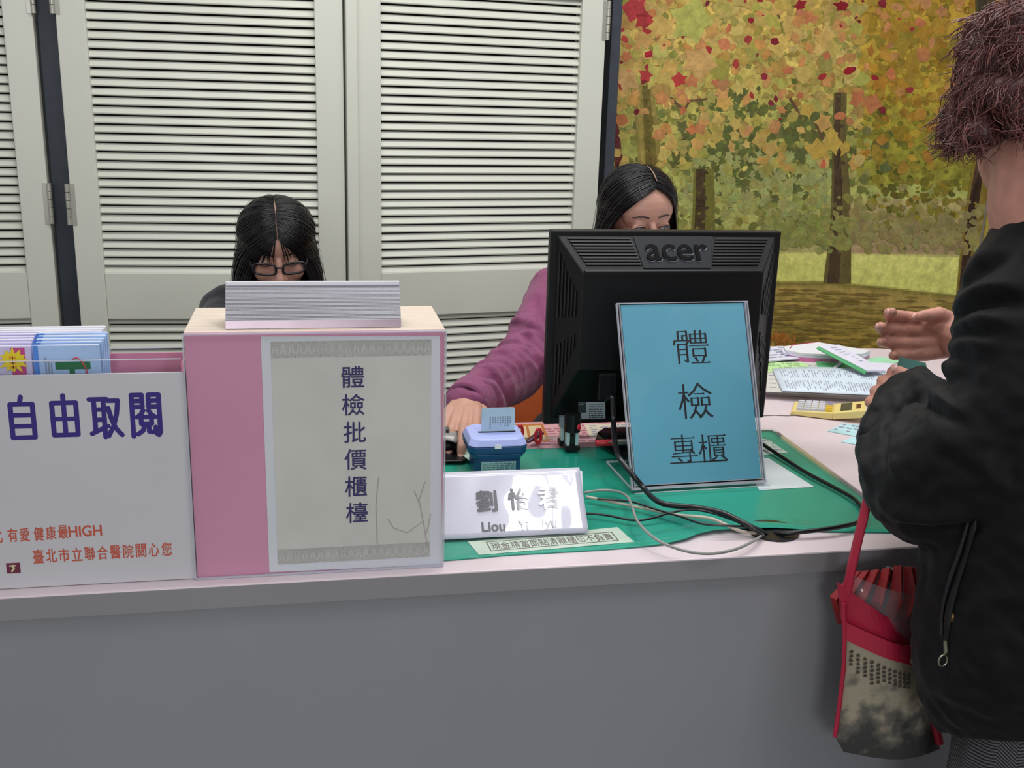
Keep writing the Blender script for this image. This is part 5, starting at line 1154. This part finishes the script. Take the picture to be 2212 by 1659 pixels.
# ---- woman with glasses, head bowed
w1 = thing('person', 'woman with long black hair and dark glasses looking down behind the ribbed name holder', 'person', (-.065, 2.40, 0))
RX = lambda a: Matrix.Rotation(math.radians(a), 4, 'X'); RZ = lambda a: Matrix.Rotation(math.radians(a), 4, 'Z'); RY = lambda a: Matrix.Rotation(math.radians(a), 4, 'Y')
H1 = T(-.066, 2.185, 1.046) @ RZ(3) @ RY(-2) @ RX(20) @ Matrix.Diagonal((1, 1, .90, 1)); s1 = .85
mb = MB(); head(mb, H1, s1)
nk = V((-.066, 2.29, .945))
mb.capsule([H1 @ V((0, .02, -.03)), H1 @ V((0, .045, -.09)), nk], [.040, .042, .046], 14)
BX = -.066
mb.capsule([(BX, 2.36, .56), (BX, 2.35, .75), (BX, 2.31, .88)], [.10, .10, .09], 14)
mb.capsule([(BX - .11, 2.29, .88), (BX, 2.30, .905), (BX + .11, 2.29, .88)], [.042, .05, .042], 12)
for k in (-1, 1):
    sh = V((BX + k * .112, 2.29, .875)); el = V((BX + k * .112, 2.03, .838)); wr = V((BX + k * .05, 1.76, .822))
    mb.capsule([sh, el], [.038, .034], 10); mb.capsule([el, wr], [.034, .025], 10)
    dh = V((-k * .2, -1, -.10)); hand(mb, frame(wr, dh, V((0, 0, 1)).cross(dh)), 1 if k == -1 else -1, s=.9)
    mb.capsule([(BX + k * .085, 2.38, .56), (BX + k * .10, 2.08, .56), (BX + k * .10, 2.00, .50)], [.075, .065, .055], 12); mb.capsule([(BX + k * .10, 2.00, .52), (BX + k * .10, 2.02, .10)], [.052, .036], 12)
    mb.capsule([(BX + k * .10, 2.02, .05), (BX + k * .10, 1.90, .035)], [.036, .030], 10)
b1 = mb.remesh('body', M_skin, w1, vox=.0030, it=2)
mb = MB(); M_blk = mat('black_knit', '#15171f', 0.85, bump=.3, bs=300, sheen=.15)
mb.capsule([(BX, 2.36, .55), (BX, 2.35, .72), (BX, 2.31, .86)], [.145, .14, .12], 18, sy=.8); mb.capsule([(BX - .112, 2.285, .884), (BX, 2.30, .915), (BX + .112, 2.285, .884)], [.062, .068, .062], 14)
for k in (-1, 1):
    sh = V((BX + k * .114, 2.28, .880)); el = V((BX + k * .114, 2.03, .842)); wr = V((BX + k * .055, 1.785, .824)); mb.capsule([sh, el], [.058, .052], 14); mb.capsule([el, wr], [.052, .038], 14)
mb.remesh('sweater', M_blk, w1, vox=.005, it=4, disp=wrinkle(22, .004))
mb = MB(); M_trs = mat('dark_trousers', '#1d1f27', 0.8)
for k in (-1, 1): mb.capsule([(BX + k * .085, 2.40, .565), (BX + k * .10, 2.08, .565), (BX + k * .10, 2.005, .50), (BX + k * .10, 2.02, .12)], [.085, .078, .066, .05], 14)
mb.capsule([(BX - .09, 2.41, .57), (BX + .09, 2.41, .57)], [.095, .095], 14)
mb.remesh('trousers', M_trs, w1, vox=.006, it=3)
S1 = H1 @ Matrix.Scale(s1, 4); sn1 = snapper(b1, S1)
mb, pth = long_hair(H1, w1, s1, .30, .0, .44, rad=(.088, .100, .086), hl=1.18, n_str=1300, seed=3, fly=60, low=-.16, spreadw=.045)
rr = random.Random(5)
for k in range(38):                                  # thin fringe strands lying on the brow
    side = -1 if k < 28 else 1; t = rr.random() ** .7; rb = rr.random()
    P = [sn1(side * (.002 + .010 * u + .034 * t * u), .078 - .030 * u - (.020 + .030 * rb) * u * u, .002 + .0015 * u) for u in [i / 9 for i in range(10)]]
    mb.tube(P, [.0006] + [.0009] * 8 + [.0003], 4, cap=False)
finish_hair(mb, w1)
mb = MB(); mb.tube([S1 @ V((.0, -math.sin(q) * .1045 + .014, math.cos(q) * .0895 + .034)) for q in [.06 + .06 * i for i in range(8)]], [.0003, .0010, .0015, .0018, .0016, .0012, .0008, .0003], 6, sy=.6); mb.build('hair_parting', mat('scalp', '#8f7060', 0.7), w1)
brow(sn1, w1, -.002)
for k in (-1, 1): MB().tube([sn1(k * .031 + u * .0145, -.0055 - .003 * (1 - u * u)) for u in [-1 + i / 5 for i in range(11)]], .0010, 6).build('eyelash', M_hair, w1)
gl = MB()                                            # glasses
lens = MB(); fr_col = mat('navy_frame', '#0b0c16', 0.3)
for k in (-1, 1):
    loop = []
    for i in range(29):
        q = 2 * PI * i / 28; cx_, cz_ = abs(math.cos(q)) ** .55 * (1 if math.cos(q) > 0 else -1), abs(math.sin(q)) ** .6 * (1 if math.sin(q) > 0 else -1)
        loop.append(S1 @ V((k * .0335 + cx_ * .0255, -.1035 + .006 * abs(k * .0335 + cx_ * .0255) / .06 + .002 * cz_, -.007 + cz_ * .0145 + .002 * k * cx_)))
    gl.tube(loop, .0023, 8); lens.add(loop[:-1], [list(range(28))])
    gl.tube([S1 @ V((k * .0585, -.0975, -.001)), S1 @ V((k * .063, -.088, .000)), S1 @ V((k * .074, .0, -.004))], .0017, 8)
gl.tube([S1 @ V((-.009, -.1030, -.003)), S1 @ V((0, -.1065, -.001)), S1 @ V((.009, -.1030, -.003))], .0018, 8)
g = gl.build('eyeglasses', fr_col, w1); put(lens.build('lenses', clearmat('lens_glass', tint=(.93, .9, .9), ior=1.35)), g)
# ---- woman in the purple sweater
w2 = thing('person', 'woman with a centre parting and purple sweater behind the computer monitor, hand on the mouse', 'person', (.66, 2.2, 0))
H2 = T(.693, 2.165, 1.106) @ RZ(6) @ RY(-3) @ RX(6); s2 = .90
mb = MB(); head(mb, H2, s2)
mb.capsule([H2 @ V((0, .03, -.03)), H2 @ V((0, .035, -.10)), (.668, 2.20, .985)], [.045, .046, .052], 14)
mb.capsule([(.66, 2.22, .57), (.66, 2.22, .76), (.665, 2.21, .93)], [.10, .10, .09], 14); mb.capsule([(.545, 2.19, .945), (.66, 2.21, .965), (.78, 2.20, .935)], [.040, .05, .040], 12)
shR, elR, wrR = V((.525, 2.165, .925)), V((.402, 1.965, .828)), V((.262, 1.735, .832))
mb.capsule([shR, elR], [.042, .036], 10); mb.capsule([elR, wrR], [.036, .026], 10)
nl = []
dirf = V((-.28, -1, -.10)).normalized()
Mh = frame(wrR, dirf, V((0.0, 0, 1)).cross(dirf) * -1)
# right hand, palm down: back of the hand up, thumb on the inner side
zax = V((0, 0, 1)); yax = zax.cross(dirf).normalized(); Mh = Matrix(((dirf.x, yax.x, zax.x, wrR.x), (dirf.y, yax.y, zax.y, wrR.y), (dirf.z, yax.z, zax.z, wrR.z + .004), (0, 0, 0, 1)))
hand(mb, Mh, 1, ((.05, .62, .55), (.10, .62, .55), (.15, .65, .5), (.22, .65, .5)), ((.018, .030, -.006), (.040, .054, -.018), (.066, .060, -.032)), .90, .07, nl)
shL, elL, wrL = V((.80, 2.17, .93)), V((.785, 1.97, .848)), V((.68, 1.82, .820))
mb.capsule([shL, elL], [.042, .036], 10); mb.capsule([elL, wrL], [.036, .026], 10)
dl = V((-.5, -.6, -.12)).normalized(); yl_ = V((0, 0, 1)).cross(dl).normalized(); zl = dl.cross(yl_); hand(mb, Matrix(((dl.x, yl_.x, zl.x, wrL.x), (dl.y, yl_.y, zl.y, wrL.y), (dl.z, yl_.z, zl.z, wrL.z), (0, 0, 0, 1))), -1, s=.9)
for k in (-1, 1):
    mb.capsule([(.66 + k * .085, 2.22, .56), (.66 + k * .10, 1.93, .56), (.66 + k * .10, 1.86, .50)], [.075, .065, .055], 12); mb.capsule([(.66 + k * .10, 1.86, .52), (.66 + k * .10, 1.88, .10)], [.052, .036], 12); mb.capsule([(.66 + k * .10, 1.88, .05), (.66 + k * .10, 1.76, .035)], [.036, .030], 10)
b2_ = mb.remesh('body', M_skin, w2, vox=.0026, it=2); nails_mesh(nl, w2)
M_pur = mat('purple_wool', '#804064', 0.9, var=.10, vs=90, bump=.35, bs=420, sheen=.12)
mb = MB()
mb.capsule([(.66, 2.22, .56), (.66, 2.22, .74), (.665, 2.20, .90)], [.155, .150, .13], 18, sy=.82); mb.capsule([(.520, 2.165, .945), (.665, 2.19, .970), (.80, 2.18, .930)], [.066, .07, .064], 14)
mb.capsule([(.665, 2.19, .97), (.668, 2.185, 1.0)], [.066, .06], 14)
def sleeve(mb, sh, el, wr, r, folds, seed):
    rr = random.Random(seed)
    pts = smooth_path([sh, sh.lerp(el, .55) + V((0, 0, -.006)), el, el.lerp(wr, .5), wr], 6); n = len(pts)
    rs = [r[0] + (r[1] - r[0]) * min(1, 2 * i / n) if i < n / 2 else r[1] + (r[2] - r[1]) * (2 * i / n - 1) for i in range(n)]
    mb.capsule(pts, rs, 16)
    for (u, tilt, a0, a1, k) in folds:               # ring shaped folds round the arm
        i = min(n - 2, int(u * (n - 1))); c = pts[i]; d = (pts[i + 1] - pts[max(0, i - 1)]).normalized()
        A = d.cross(V((0, 0, 1))).normalized(); B = A.cross(d); P = []
        for j in range(9):
            q = a0 + (a1 - a0) * j / 8; P.append(c + (A * math.cos(q) + B * math.sin(q)) * rs[i] * .97 + d * tilt * math.sin((j / 8 - .5) * PI))
        mb.capsule(P, [k * .4] + [k * .8, k, k, k, k, k, k * .8] + [k * .4], 8)
sleeve(mb, V((.515, 2.150, .935)), elR + V((0, .0, .006)), wrR + V((.004, .015, -.002)), (.066, .056, .039), [(.30, .02, .2, 2.6, .010), (.42, -.015, .0, 2.4, .011), (.50, .02, .5, 3.0, .012), (.60, -.02, .3, 2.9, .012), (.68, .012, .2, 2.9, .010), (.76, -.012, .2, 3.0, .009), (.84, .01, .3, 2.8, .0075)], 1)
sleeve(mb, V((.80, 2.16, .92)), elL + V((0, 0, .006)), wrL + V((.01, .012, 0)), (.066, .062, .040), [(.5, .02, .2, 2.6, .011), (.7, -.01, .2, 2.8, .009)], 2)
so = mb.remesh('sweater', M_pur, w2, vox=.004, it=4, disp=wrinkle(16, .0035, (1, 1, 1.6)))
crease(so, [([(1040, 795), (1085, 800), (1112, 850)], .009, .011), ([(1035, 812), (1075, 820), (1100, 872)], -.008, .006), ([(1022, 824), (1065, 835), (1090, 890)], .008, .010), ([(1008, 838), (1050, 848), (1075, 895)], -.007, .006), ([(1000, 852), (1040, 862), (1062, 898)], .006, .009),
    ([(1135, 715), (1165, 755), (1172, 810)], .010, .012), ([(1108, 690), (1145, 690), (1180, 730)], .009, .012), ([(1110, 715), (1140, 730), (1160, 790)], -.009, .009), ([(1060, 765), (1110, 760), (1160, 800)], .008, .010), ([(1150, 640), (1170, 690), (1180, 740)], -.007, .010)])
mb = MB(); d = (wrR - elR).normalized(); A = d.cross(V((0, 0, 1))).normalized(); B = A.cross(d); ck = []
c0 = wrR + V((.003, .010, 0)) - d * .028
for i in range(40):
    q = 2 * PI * i / 40; ck.append((A * math.cos(q) + B * math.sin(q)))
rows = [[c0 + d * (.040 * j / 5) + ck[i % 40] * ((.0445 - .001 * j) * (1 + .025 * (i % 2))) for i in range(41)] for j in range(6)] + [[c0 + d * .040 + ck[i % 40] * .034 for i in range(41)]]
mb.grid(rows); mb.build('ribbed_cuff', M_pur, w2)
mb = MB()
for k in (-1, 1): mb.capsule([(.66 + k * .085, 2.24, .565), (.66 + k * .10, 1.93, .565), (.66 + k * .10, 1.865, .50), (.66 + k * .10, 1.88, .12)], [.085, .078, .066, .05], 14)
mb.capsule([(.57, 2.25, .57), (.75, 2.25, .57)], [.095, .095], 14); mb.remesh('trousers', M_trs, w2, vox=.006, it=3)
mb, pth = long_hair(H2, w2, s2, .26, .13, 0.86, rad=(.088, .103, .092), hl=.92, n_str=900, seed=6, fly=24, low=-.06, spreadw=.012)
S2 = H2 @ Matrix.Scale(s2, 4); rr = random.Random(9)
for k in range(9): mb.tube(smooth_path([S2 @ V((-.084, -.02, .02)), S2 @ V((-.092, -.03, -.03)), S2 @ V((-.10 - .004 * k, -.035, -.075 - .004 * k))], 5), .0004, 4, cap=False)
finish_hair(mb, w2)
mb = MB(); mb.tube([S2 @ V((.0125 + .002 * math.sin(q * 3), -math.sin(q) * .1075 + .014, math.cos(q) * .0955 + .034)) for q in [.12 + .09 * i for i in range(8)]], [.0004, .0010, .0014, .0016, .0018, .0018, .0016, .001], 6, sy=.6); mb.build('hair_parting', mat('scalp', '#b58f78', 0.7), w2)
sn2 = snapper(b2_, S2); brow(sn2, w2, .003, .0030)
for k in (-1, 1): eye_open(H2, s2, k, w2, sn2, (.002, -.0006))
# ---- customer at the right, seen from behind
cu_ = thing('person', 'older customer in a black padded jacket with short wavy auburn hair standing at the right', 'person', (.87, .98, 0))
HC = T(.800, 1.065, 1.362) @ RZ(160); sC = .96
mb = MB(); head(mb, HC, sC)
mb.capsule([HC @ V((0, .02, -.04)), HC @ V((0, .035, -.10)), (.815, 1.02, 1.19)], [.054, .055, .062], 16)
mb.capsule([(.87, .98, .82), (.86, .98, .95), (.845, .99, 1.13)], [.11, .11, .10], 14)
shl, ell_, wrl = V((.815, .93, 1.13)), V((.722, 1.035, .945)), V((.826, 1.290, .946))
shr, elr, wrr = V((.94, 1.06, 1.12)), V((1.085, 1.20, .99)), V((.950, 1.395, 1.030))
mb.capsule([shl, ell_], [.045, .04], 12); mb.capsule([ell_, wrl], [.04, .028], 12); mb.capsule([shr, elr], [.045, .04], 12); mb.capsule([elr, wrr], [.04, .028], 12)
def hframe(o, x, z):
    x = V(x).normalized(); z = V(z); z = (z - x * z.dot(x)).normalized(); y = z.cross(x); return Matrix(((x.x, y.x, z.x, o[0]), (x.y, y.y, z.y, o[1]), (x.z, y.z, z.z, o[2]), (0, 0, 0, 1)))
nl = []
hand(mb, hframe((.966, 1.40, 1.019), (-1, .08, .03), (.08, .97, -.26)), 1, ((.46, .62, .30), (.40, .55, .28), (.36, .50, .26), (.36, .50, .26)), ((.014, .026, -.008), (.044, .036, -.022), (.078, .030, -.030)), .98, .035, nl)
hand(mb, hframe(wrl, (.02, 1, .12), (-.80, .1, .60)), -1, ((.7, .8, .5), (.8, .9, .5), (.9, .9, .5), (.9, .9, .5)), ((.018, .026, -.004), (.040, .040, .004), (.064, .036, .012)), .92, .03, nl)
for k in (-1, 1):
    mb.capsule([(.905 + k * .060, .965, .70), (.90 + k * .068, .98, .40), (.89 + k * .072, .97, .08)], [.060, .048, .036], 12); mb.capsule([(.89 + k * .074, .97, .05), (.885 + k * .085, 1.08, .035)], [.034, .028], 10)
mb.remesh('body', M_skin2, cu_, vox=.0027, it=2); nails_mesh(nl, cu_)
# jacket
M_jk = mat('black_padded_nylon', '#09080c', 0.66, spec=.22, var=.2, vs=14, bump=.25, bs=70, sheen=.04)
jk = MB()
def ring(c, rx, ry, rot=0, n=28): return [V((c[0] + rx * math.cos(2 * PI * i / n) * math.cos(rot) - ry * math.sin(2 * PI * i / n) * math.sin(rot), c[1] + rx * math.cos(2 * PI * i / n) * math.sin(rot) + ry * math.sin(2 * PI * i / n) * math.cos(rot), c[2])) for i in range(n)]
secs = [((.885, .985, .590), .150, .135), ((.882, .985, .625), .166, .148), ((.874, .985, .70), .176, .152), ((.868, .985, .80), .174, .150), ((.866, .985, .90), .168, .148), ((.862, .985, 1.0), .166, .140), ((.852, .99, 1.09), .160, .128), ((.848, 1.0, 1.15), .150, .120), ((.842, 1.01, 1.195), .128, .104), ((.835, 1.015, 1.235), .094, .086), ((.828, 1.02, 1.262), .070, .068)]
rings = [ring(c, a, b2, .15) for c, a, b2 in secs]
for i, r_ in enumerate(rings[:3]):                   # the hem rides up towards the back
    for q_ in r_: q_.z += (.035, .03, .01)[i] + max(0, .985 - q_.y) * (.55, .5, .25)[i]
n = 28; vs = [p for r_ in rings for p in r_]
fs = [(i * n + k, i * n + (k + 1) % n, (i + 1) * n + (k + 1) % n, (i + 1) * n + k) for i in range(len(rings) - 1) for k in range(n)] + [list(range(n))[::-1], list(range((len(rings) - 1) * n, len(rings) * n))]
jk.add(vs, fs)
jk.capsule(smooth_path([(.800, .985, 1.175), (.772, .955, 1.10), (.738, .985, 1.0), (.722, 1.035, .935), (.745, 1.12, .928), (.790, 1.21, .948), (.818, 1.255, .962)], 4), [.062] * 4 + [.070] * 4 + [.078] * 4 + [.082] * 4 + [.074] * 4 + [.060] * 4 + [.050], 18)
jk.capsule(smooth_path([(.93, 1.055, 1.14), (1.02, 1.12, 1.06), (1.09, 1.20, .995), (1.03, 1.30, 1.005), (.985, 1.362, 1.018)], 4), [.075] * 4 + [.075] * 4 + [.068] * 4 + [.054] * 4 + [.047], 16)
jk.capsule([(.80, .955, 1.165), (.815, .99, 1.19), (.85, 1.04, 1.19)], [.045, .055, .05], 14)
def quilt(p, n):
    q = math.sin((p.z * 9 + p.x * 14 + 2 * noise.noise(p * 6)) * 6.0) * .0
    return .0045 * noise.noise(V((p.x * 20, p.y * 20, p.z * 13))) + .0030 * noise.noise(V((p.x * 45, p.y * 45, p.z * 60))) + q
jo = jk.remesh('jacket', M_jk, cu_, vox=.0042, it=4, disp=quilt)
crease(jo, [([(1955, 835), (1905, 868), (1876, 925), (1866, 985), (1876, 1045)], .010, .010), ([(1990, 850), (1935, 890), (1910, 950), (1915, 1020)], -.010, .007), ([(1995, 862), (1950, 905), (1930, 960), (1935, 1020)], .008, .011),
    ([(1955, 812), (1985, 826), (2030, 866), (2085, 905)], .012, .012), ([(1965, 850), (1990, 868), (2040, 895), (2090, 915)], -.012, .008), ([(1985, 800), (2030, 788), (2075, 800)], .010, .010),
    ([(2062, 668), (2110, 632), (2165, 618), (2208, 622)], .012, .011), ([(2072, 690), (2110, 662), (2170, 652), (2205, 655)], -.010, .008), ([(2056, 716), (2100, 692), (2160, 690), (2205, 705)], .011, .011), ([(2048, 752), (2100, 738), (2150, 745)], .010, .010), ([(2055, 735), (2100, 718), (2150, 720)], -.008, .007),
    ([(2085, 600), (2120, 560), (2160, 520)], .008, .012), ([(2098, 610), (2130, 580), (2170, 560)], -.008, .008), ([(1900, 1085), (1950, 1112), (2010, 1122), (2090, 1115)], .010, .012), ([(1960, 1140), (2020, 1146), (2100, 1140)], -.016, .008),
    ([(2000, 980), (2060, 1000), (2130, 1060)], -.006, .012), ([(2100, 1320), (2150, 1290), (2205, 1290)], .005, .012), ([(2000, 1480), (2060, 1500), (2150, 1540)], .005, .012)])
bvh = BVHTree.FromPolygons([v.co.copy() for v in jo.data.vertices], [list(p.vertices) for p in jo.data.polygons])
def onJ(x, y, off=.0):
    d = ray(x, y).normalized(); h = bvh.ray_cast(CAM, d); p = h[0] if h[0] else PY(x, y, .9); return p - d * off
mb = MB(); mb.tube(smooth_path([onJ(x, y, .001) for x, y in ((2108, 1122), (2088, 1190), (2066, 1260), (2052, 1310), (2046, 1350), (2044, 1384))], 4), [.001] + [.0045] * 8 + [.0055] * 8 + [.004] * 3 + [.002], 8, sy=.5); z_ = put(mb.build('pocket_zip', mat('zip_black', '#050506', 0.5), None, smooth=True), jo)
mb = MB(); mb.tube(smooth_path([onJ(x, y, .004) for x, y in ((2092, 1128), (2072, 1195), (2048, 1265), (2036, 1320), (2034, 1370))], 4), .0022, 6); put(mb.build('zip_tape', mat('zip_tape_black', '#1d1c22', 0.35)), jo)
zc_ = onJ(2042, 1384, .006); M_zip = mat('zip_chrome', '#a9a793', 0.2, metal=.9)
mb = MB(); mb.tube([zc_, onJ(2044, 1405, .007), onJ(2041, 1413, .007)], [.0022, .0030, .0016], 8); rc = onJ(2036, 1426, .008)
mb.tube([rc + V((.0055 * math.cos(q), -.001, .0072 * math.sin(q))) for q in [2 * PI * i / 20 for i in range(21)]], .0011, 6); put(mb.build('zip_pull', M_zip), jo)
mb = MB(); mb.ell(onJ(2057, 1335, .0), (.0035, .003, .006)); put(mb.build('zip_slider', mat('brass_dull', '#6d5a34', 0.3, metal=.7)), jo)
mb = MB(); cl = [V((.828 + .068 * math.cos(q), 1.02 + .064 * math.sin(q), 1.262 + .010 * math.sin(q - .5))) for q in [2 * PI * i / 30 for i in range(31)]]
mb.tube(cl, .013, 10); mb.build('collar', M_jk, cu_, smooth=True)
# herringbone trousers and shoes
M_hb = bpy.data.materials.new('herringbone_tweed'); M_hb.use_nodes = True; nt = M_hb.node_tree; b = nt.nodes['Principled BSDF']; b.inputs['Roughness'].default_value = .9
tc = nt.nodes.new('ShaderNodeTexCoord'); sp = nt.nodes.new('ShaderNodeSeparateXYZ'); nt.links.new(tc.outputs['Object'], sp.inputs[0])
def mth(op, a, b2=None):
    m = nt.nodes.new('ShaderNodeMath'); m.operation = op
    for i, v in enumerate((a, b2)):
        if v is None: continue
        if isinstance(v, (int, float)): m.inputs[i].default_value = v
        else: nt.links.new(v, m.inputs[i])
    return m.outputs[0]
zig = mth('PINGPONG', mth('MULTIPLY', sp.outputs['X'], 1.0), .012); wv = mth('SINE', mth('MULTIPLY', mth('ADD', sp.outputs['Z'], zig), 1500.0))
nz = nt.nodes.new('ShaderNodeTexNoise'); nz.inputs['Scale'].default_value = 260; mx = mth('ADD', mth('MULTIPLY', wv, .4), nz.outputs['Fac'])
rp = nt.nodes.new('ShaderNodeValToRGB'); rp.color_ramp.elements[0].position = .25; rp.color_ramp.elements[0].color = rgb('#1b1c1f'); rp.color_ramp.elements[1].position = .85; rp.color_ramp.elements[1].color = rgb('#6a6a6e'); nt.links.new(mx, rp.inputs[0]); nt.links.new(rp.outputs[0], b.inputs['Base Color'])
mb = MB()
for k in (-1, 1): mb.capsule([(.905 + k * .060, .965, .66), (.90 + k * .068, .98, .42), (.89 + k * .072, .97, .06)], [.088, .074, .060], 16)
mb.capsule([(.875, .97, .68), (.94, .97, .68)], [.10, .10], 14); mb.remesh('trousers', M_hb, cu_, vox=.006, it=3, disp=wrinkle(14, .004))
for k in (-1, 1):
    mb = MB(); mb.capsule([(.88 + k * .08, .95, .042), (.88 + k * .085, 1.04, .040), (.88 + k * .09, 1.11, .032)], [.040, .041, .032], 14); mb.box((.88 + k * .08 - .040, .915, .0), (.88 + k * .085 + .042, 1.135, .014)); mb.remesh('shoe', mat('black_leather', '#141416', .3), cu_, vox=.004, it=3)
# wavy hair: a lumpy cap and many curling strands
M_aub = mat('auburn_hair', '#4a2a2a', 0.42, spec=.5, var=.45, vs=70)
SCh = HC @ Matrix.Scale(sC, 4); rr = random.Random(12)
mb = MB(); cc = V((0, .022, .042)); RH = V((.094, .110, .104))
mb.ell(tuple(cc), tuple(RH * .93), SCh, 26)
for i in range(90):
    d = V((rr.gauss(0, 1), rr.gauss(0, 1), rr.gauss(0, 1))).normalized()
    if d.z < -.55 or (d.y < -.45 and d.z < .30) or (d.z > .45 and i % 3): continue
    p = cc + V((d.x * RH.x, d.y * RH.y, d.z * RH.z)) * .93; mb.ell((0, 0, 0), (.020, .018, .017), Matrix.Translation(SCh @ p), 10)
for i in range(60):                                  # fuller towards the ears and the nape
    q = rr.uniform(-.5, PI + .5); zz = rr.uniform(-.078, .06); k = 1 - (zz + .078) / .138
    p = cc + V((math.cos(q) * (.080 + .014 * k), math.sin(q) * (.092 + .012 * k), zz - .005)); mb.ell((0, 0, 0), (.021, .020, .018), Matrix.Translation(SCh @ p), 10)
ho_ = mb.remesh('hair', M_aub, cu_, vox=.0045, it=2, disp=lambda p, n: .003 * noise.noise(p * 70))
hv = [(v.co.copy(), v.normal.copy()) for v in ho_.data.vertices]
mb = MB(); crown = SCh @ V((0, .05, .15)); cenW = SCh @ cc
for i in range(4200):
    p, nn = hv[rr.randrange(len(hv))]
    fl = (p - crown); fl = fl - nn * fl.dot(nn); fl = fl.normalized() if fl.length > 1e-4 else nn.orthogonal(); sd = nn.cross(fl)
    L = rr.uniform(.022, .055); w = rr.uniform(.002, .008); ph = rr.uniform(0, 6.3); curl = rr.uniform(-.35, .35); P = []
    for k in range(9):
        u = k / 8; q = p + fl * (L * (u - .3)) + sd * (w * math.sin(ph + u * 8) + curl * L * u * u) + nn * (.0030 * math.sin(PI * u) - .0012 + .0016 * math.sin(ph + u * 7))
        P.append(q)
    mb.tube(P, [.0003] + [.00055] * 7 + [.0001], 4, cap=False)
for i in range(260):
    p, nn = hv[rr.randrange(len(hv))]; fl = (nn.orthogonal() + V((0, 0, -.4))).normalized(); P = [p + nn * (.018 * u * (1 - .4 * u)) + fl * (.025 * u * u) + V((0, .004 * math.sin(u * 7 + i), .004 * math.cos(u * 6 + i))) for u in [k / 7 for k in range(8)]]
    mb.tube(P, .00025, 3, cap=False)
put(mb.build('curls', mat('auburn_curl', '#6a3c38', 0.36, spec=.6, var=.5, vs=90), None, smooth=True), ho_)
# green booklet in the left hand
Q = [PY(1944, 771, 1.375), PY(2000, 784, 1.36), PY(2012, 842, 1.335), PY(1926, 838, 1.35)]
o = thing('green_booklet', 'dark teal booklet held in the left hand of the customer in the black jacket', 'booklet', tuple(Q[3]))
nq = (Q[1] - Q[0]).cross(Q[3] - Q[0]).normalized(); nq = nq if nq.y > 0 else -nq
M_tl = mat('teal_cover', '#2f7268', 0.4, var=.08, vs=30)
MB().prism(Q, nq * .0010).build('front_cover', M_tl, o); MB().prism([q + nq * .0012 + V((.0008, 0, -.0008)) for q in Q], nq * .002).build('pages', M_offw, o)
MB().prism([q + nq * .0034 for q in Q], nq * .0010).build('back_cover', M_tl, o)
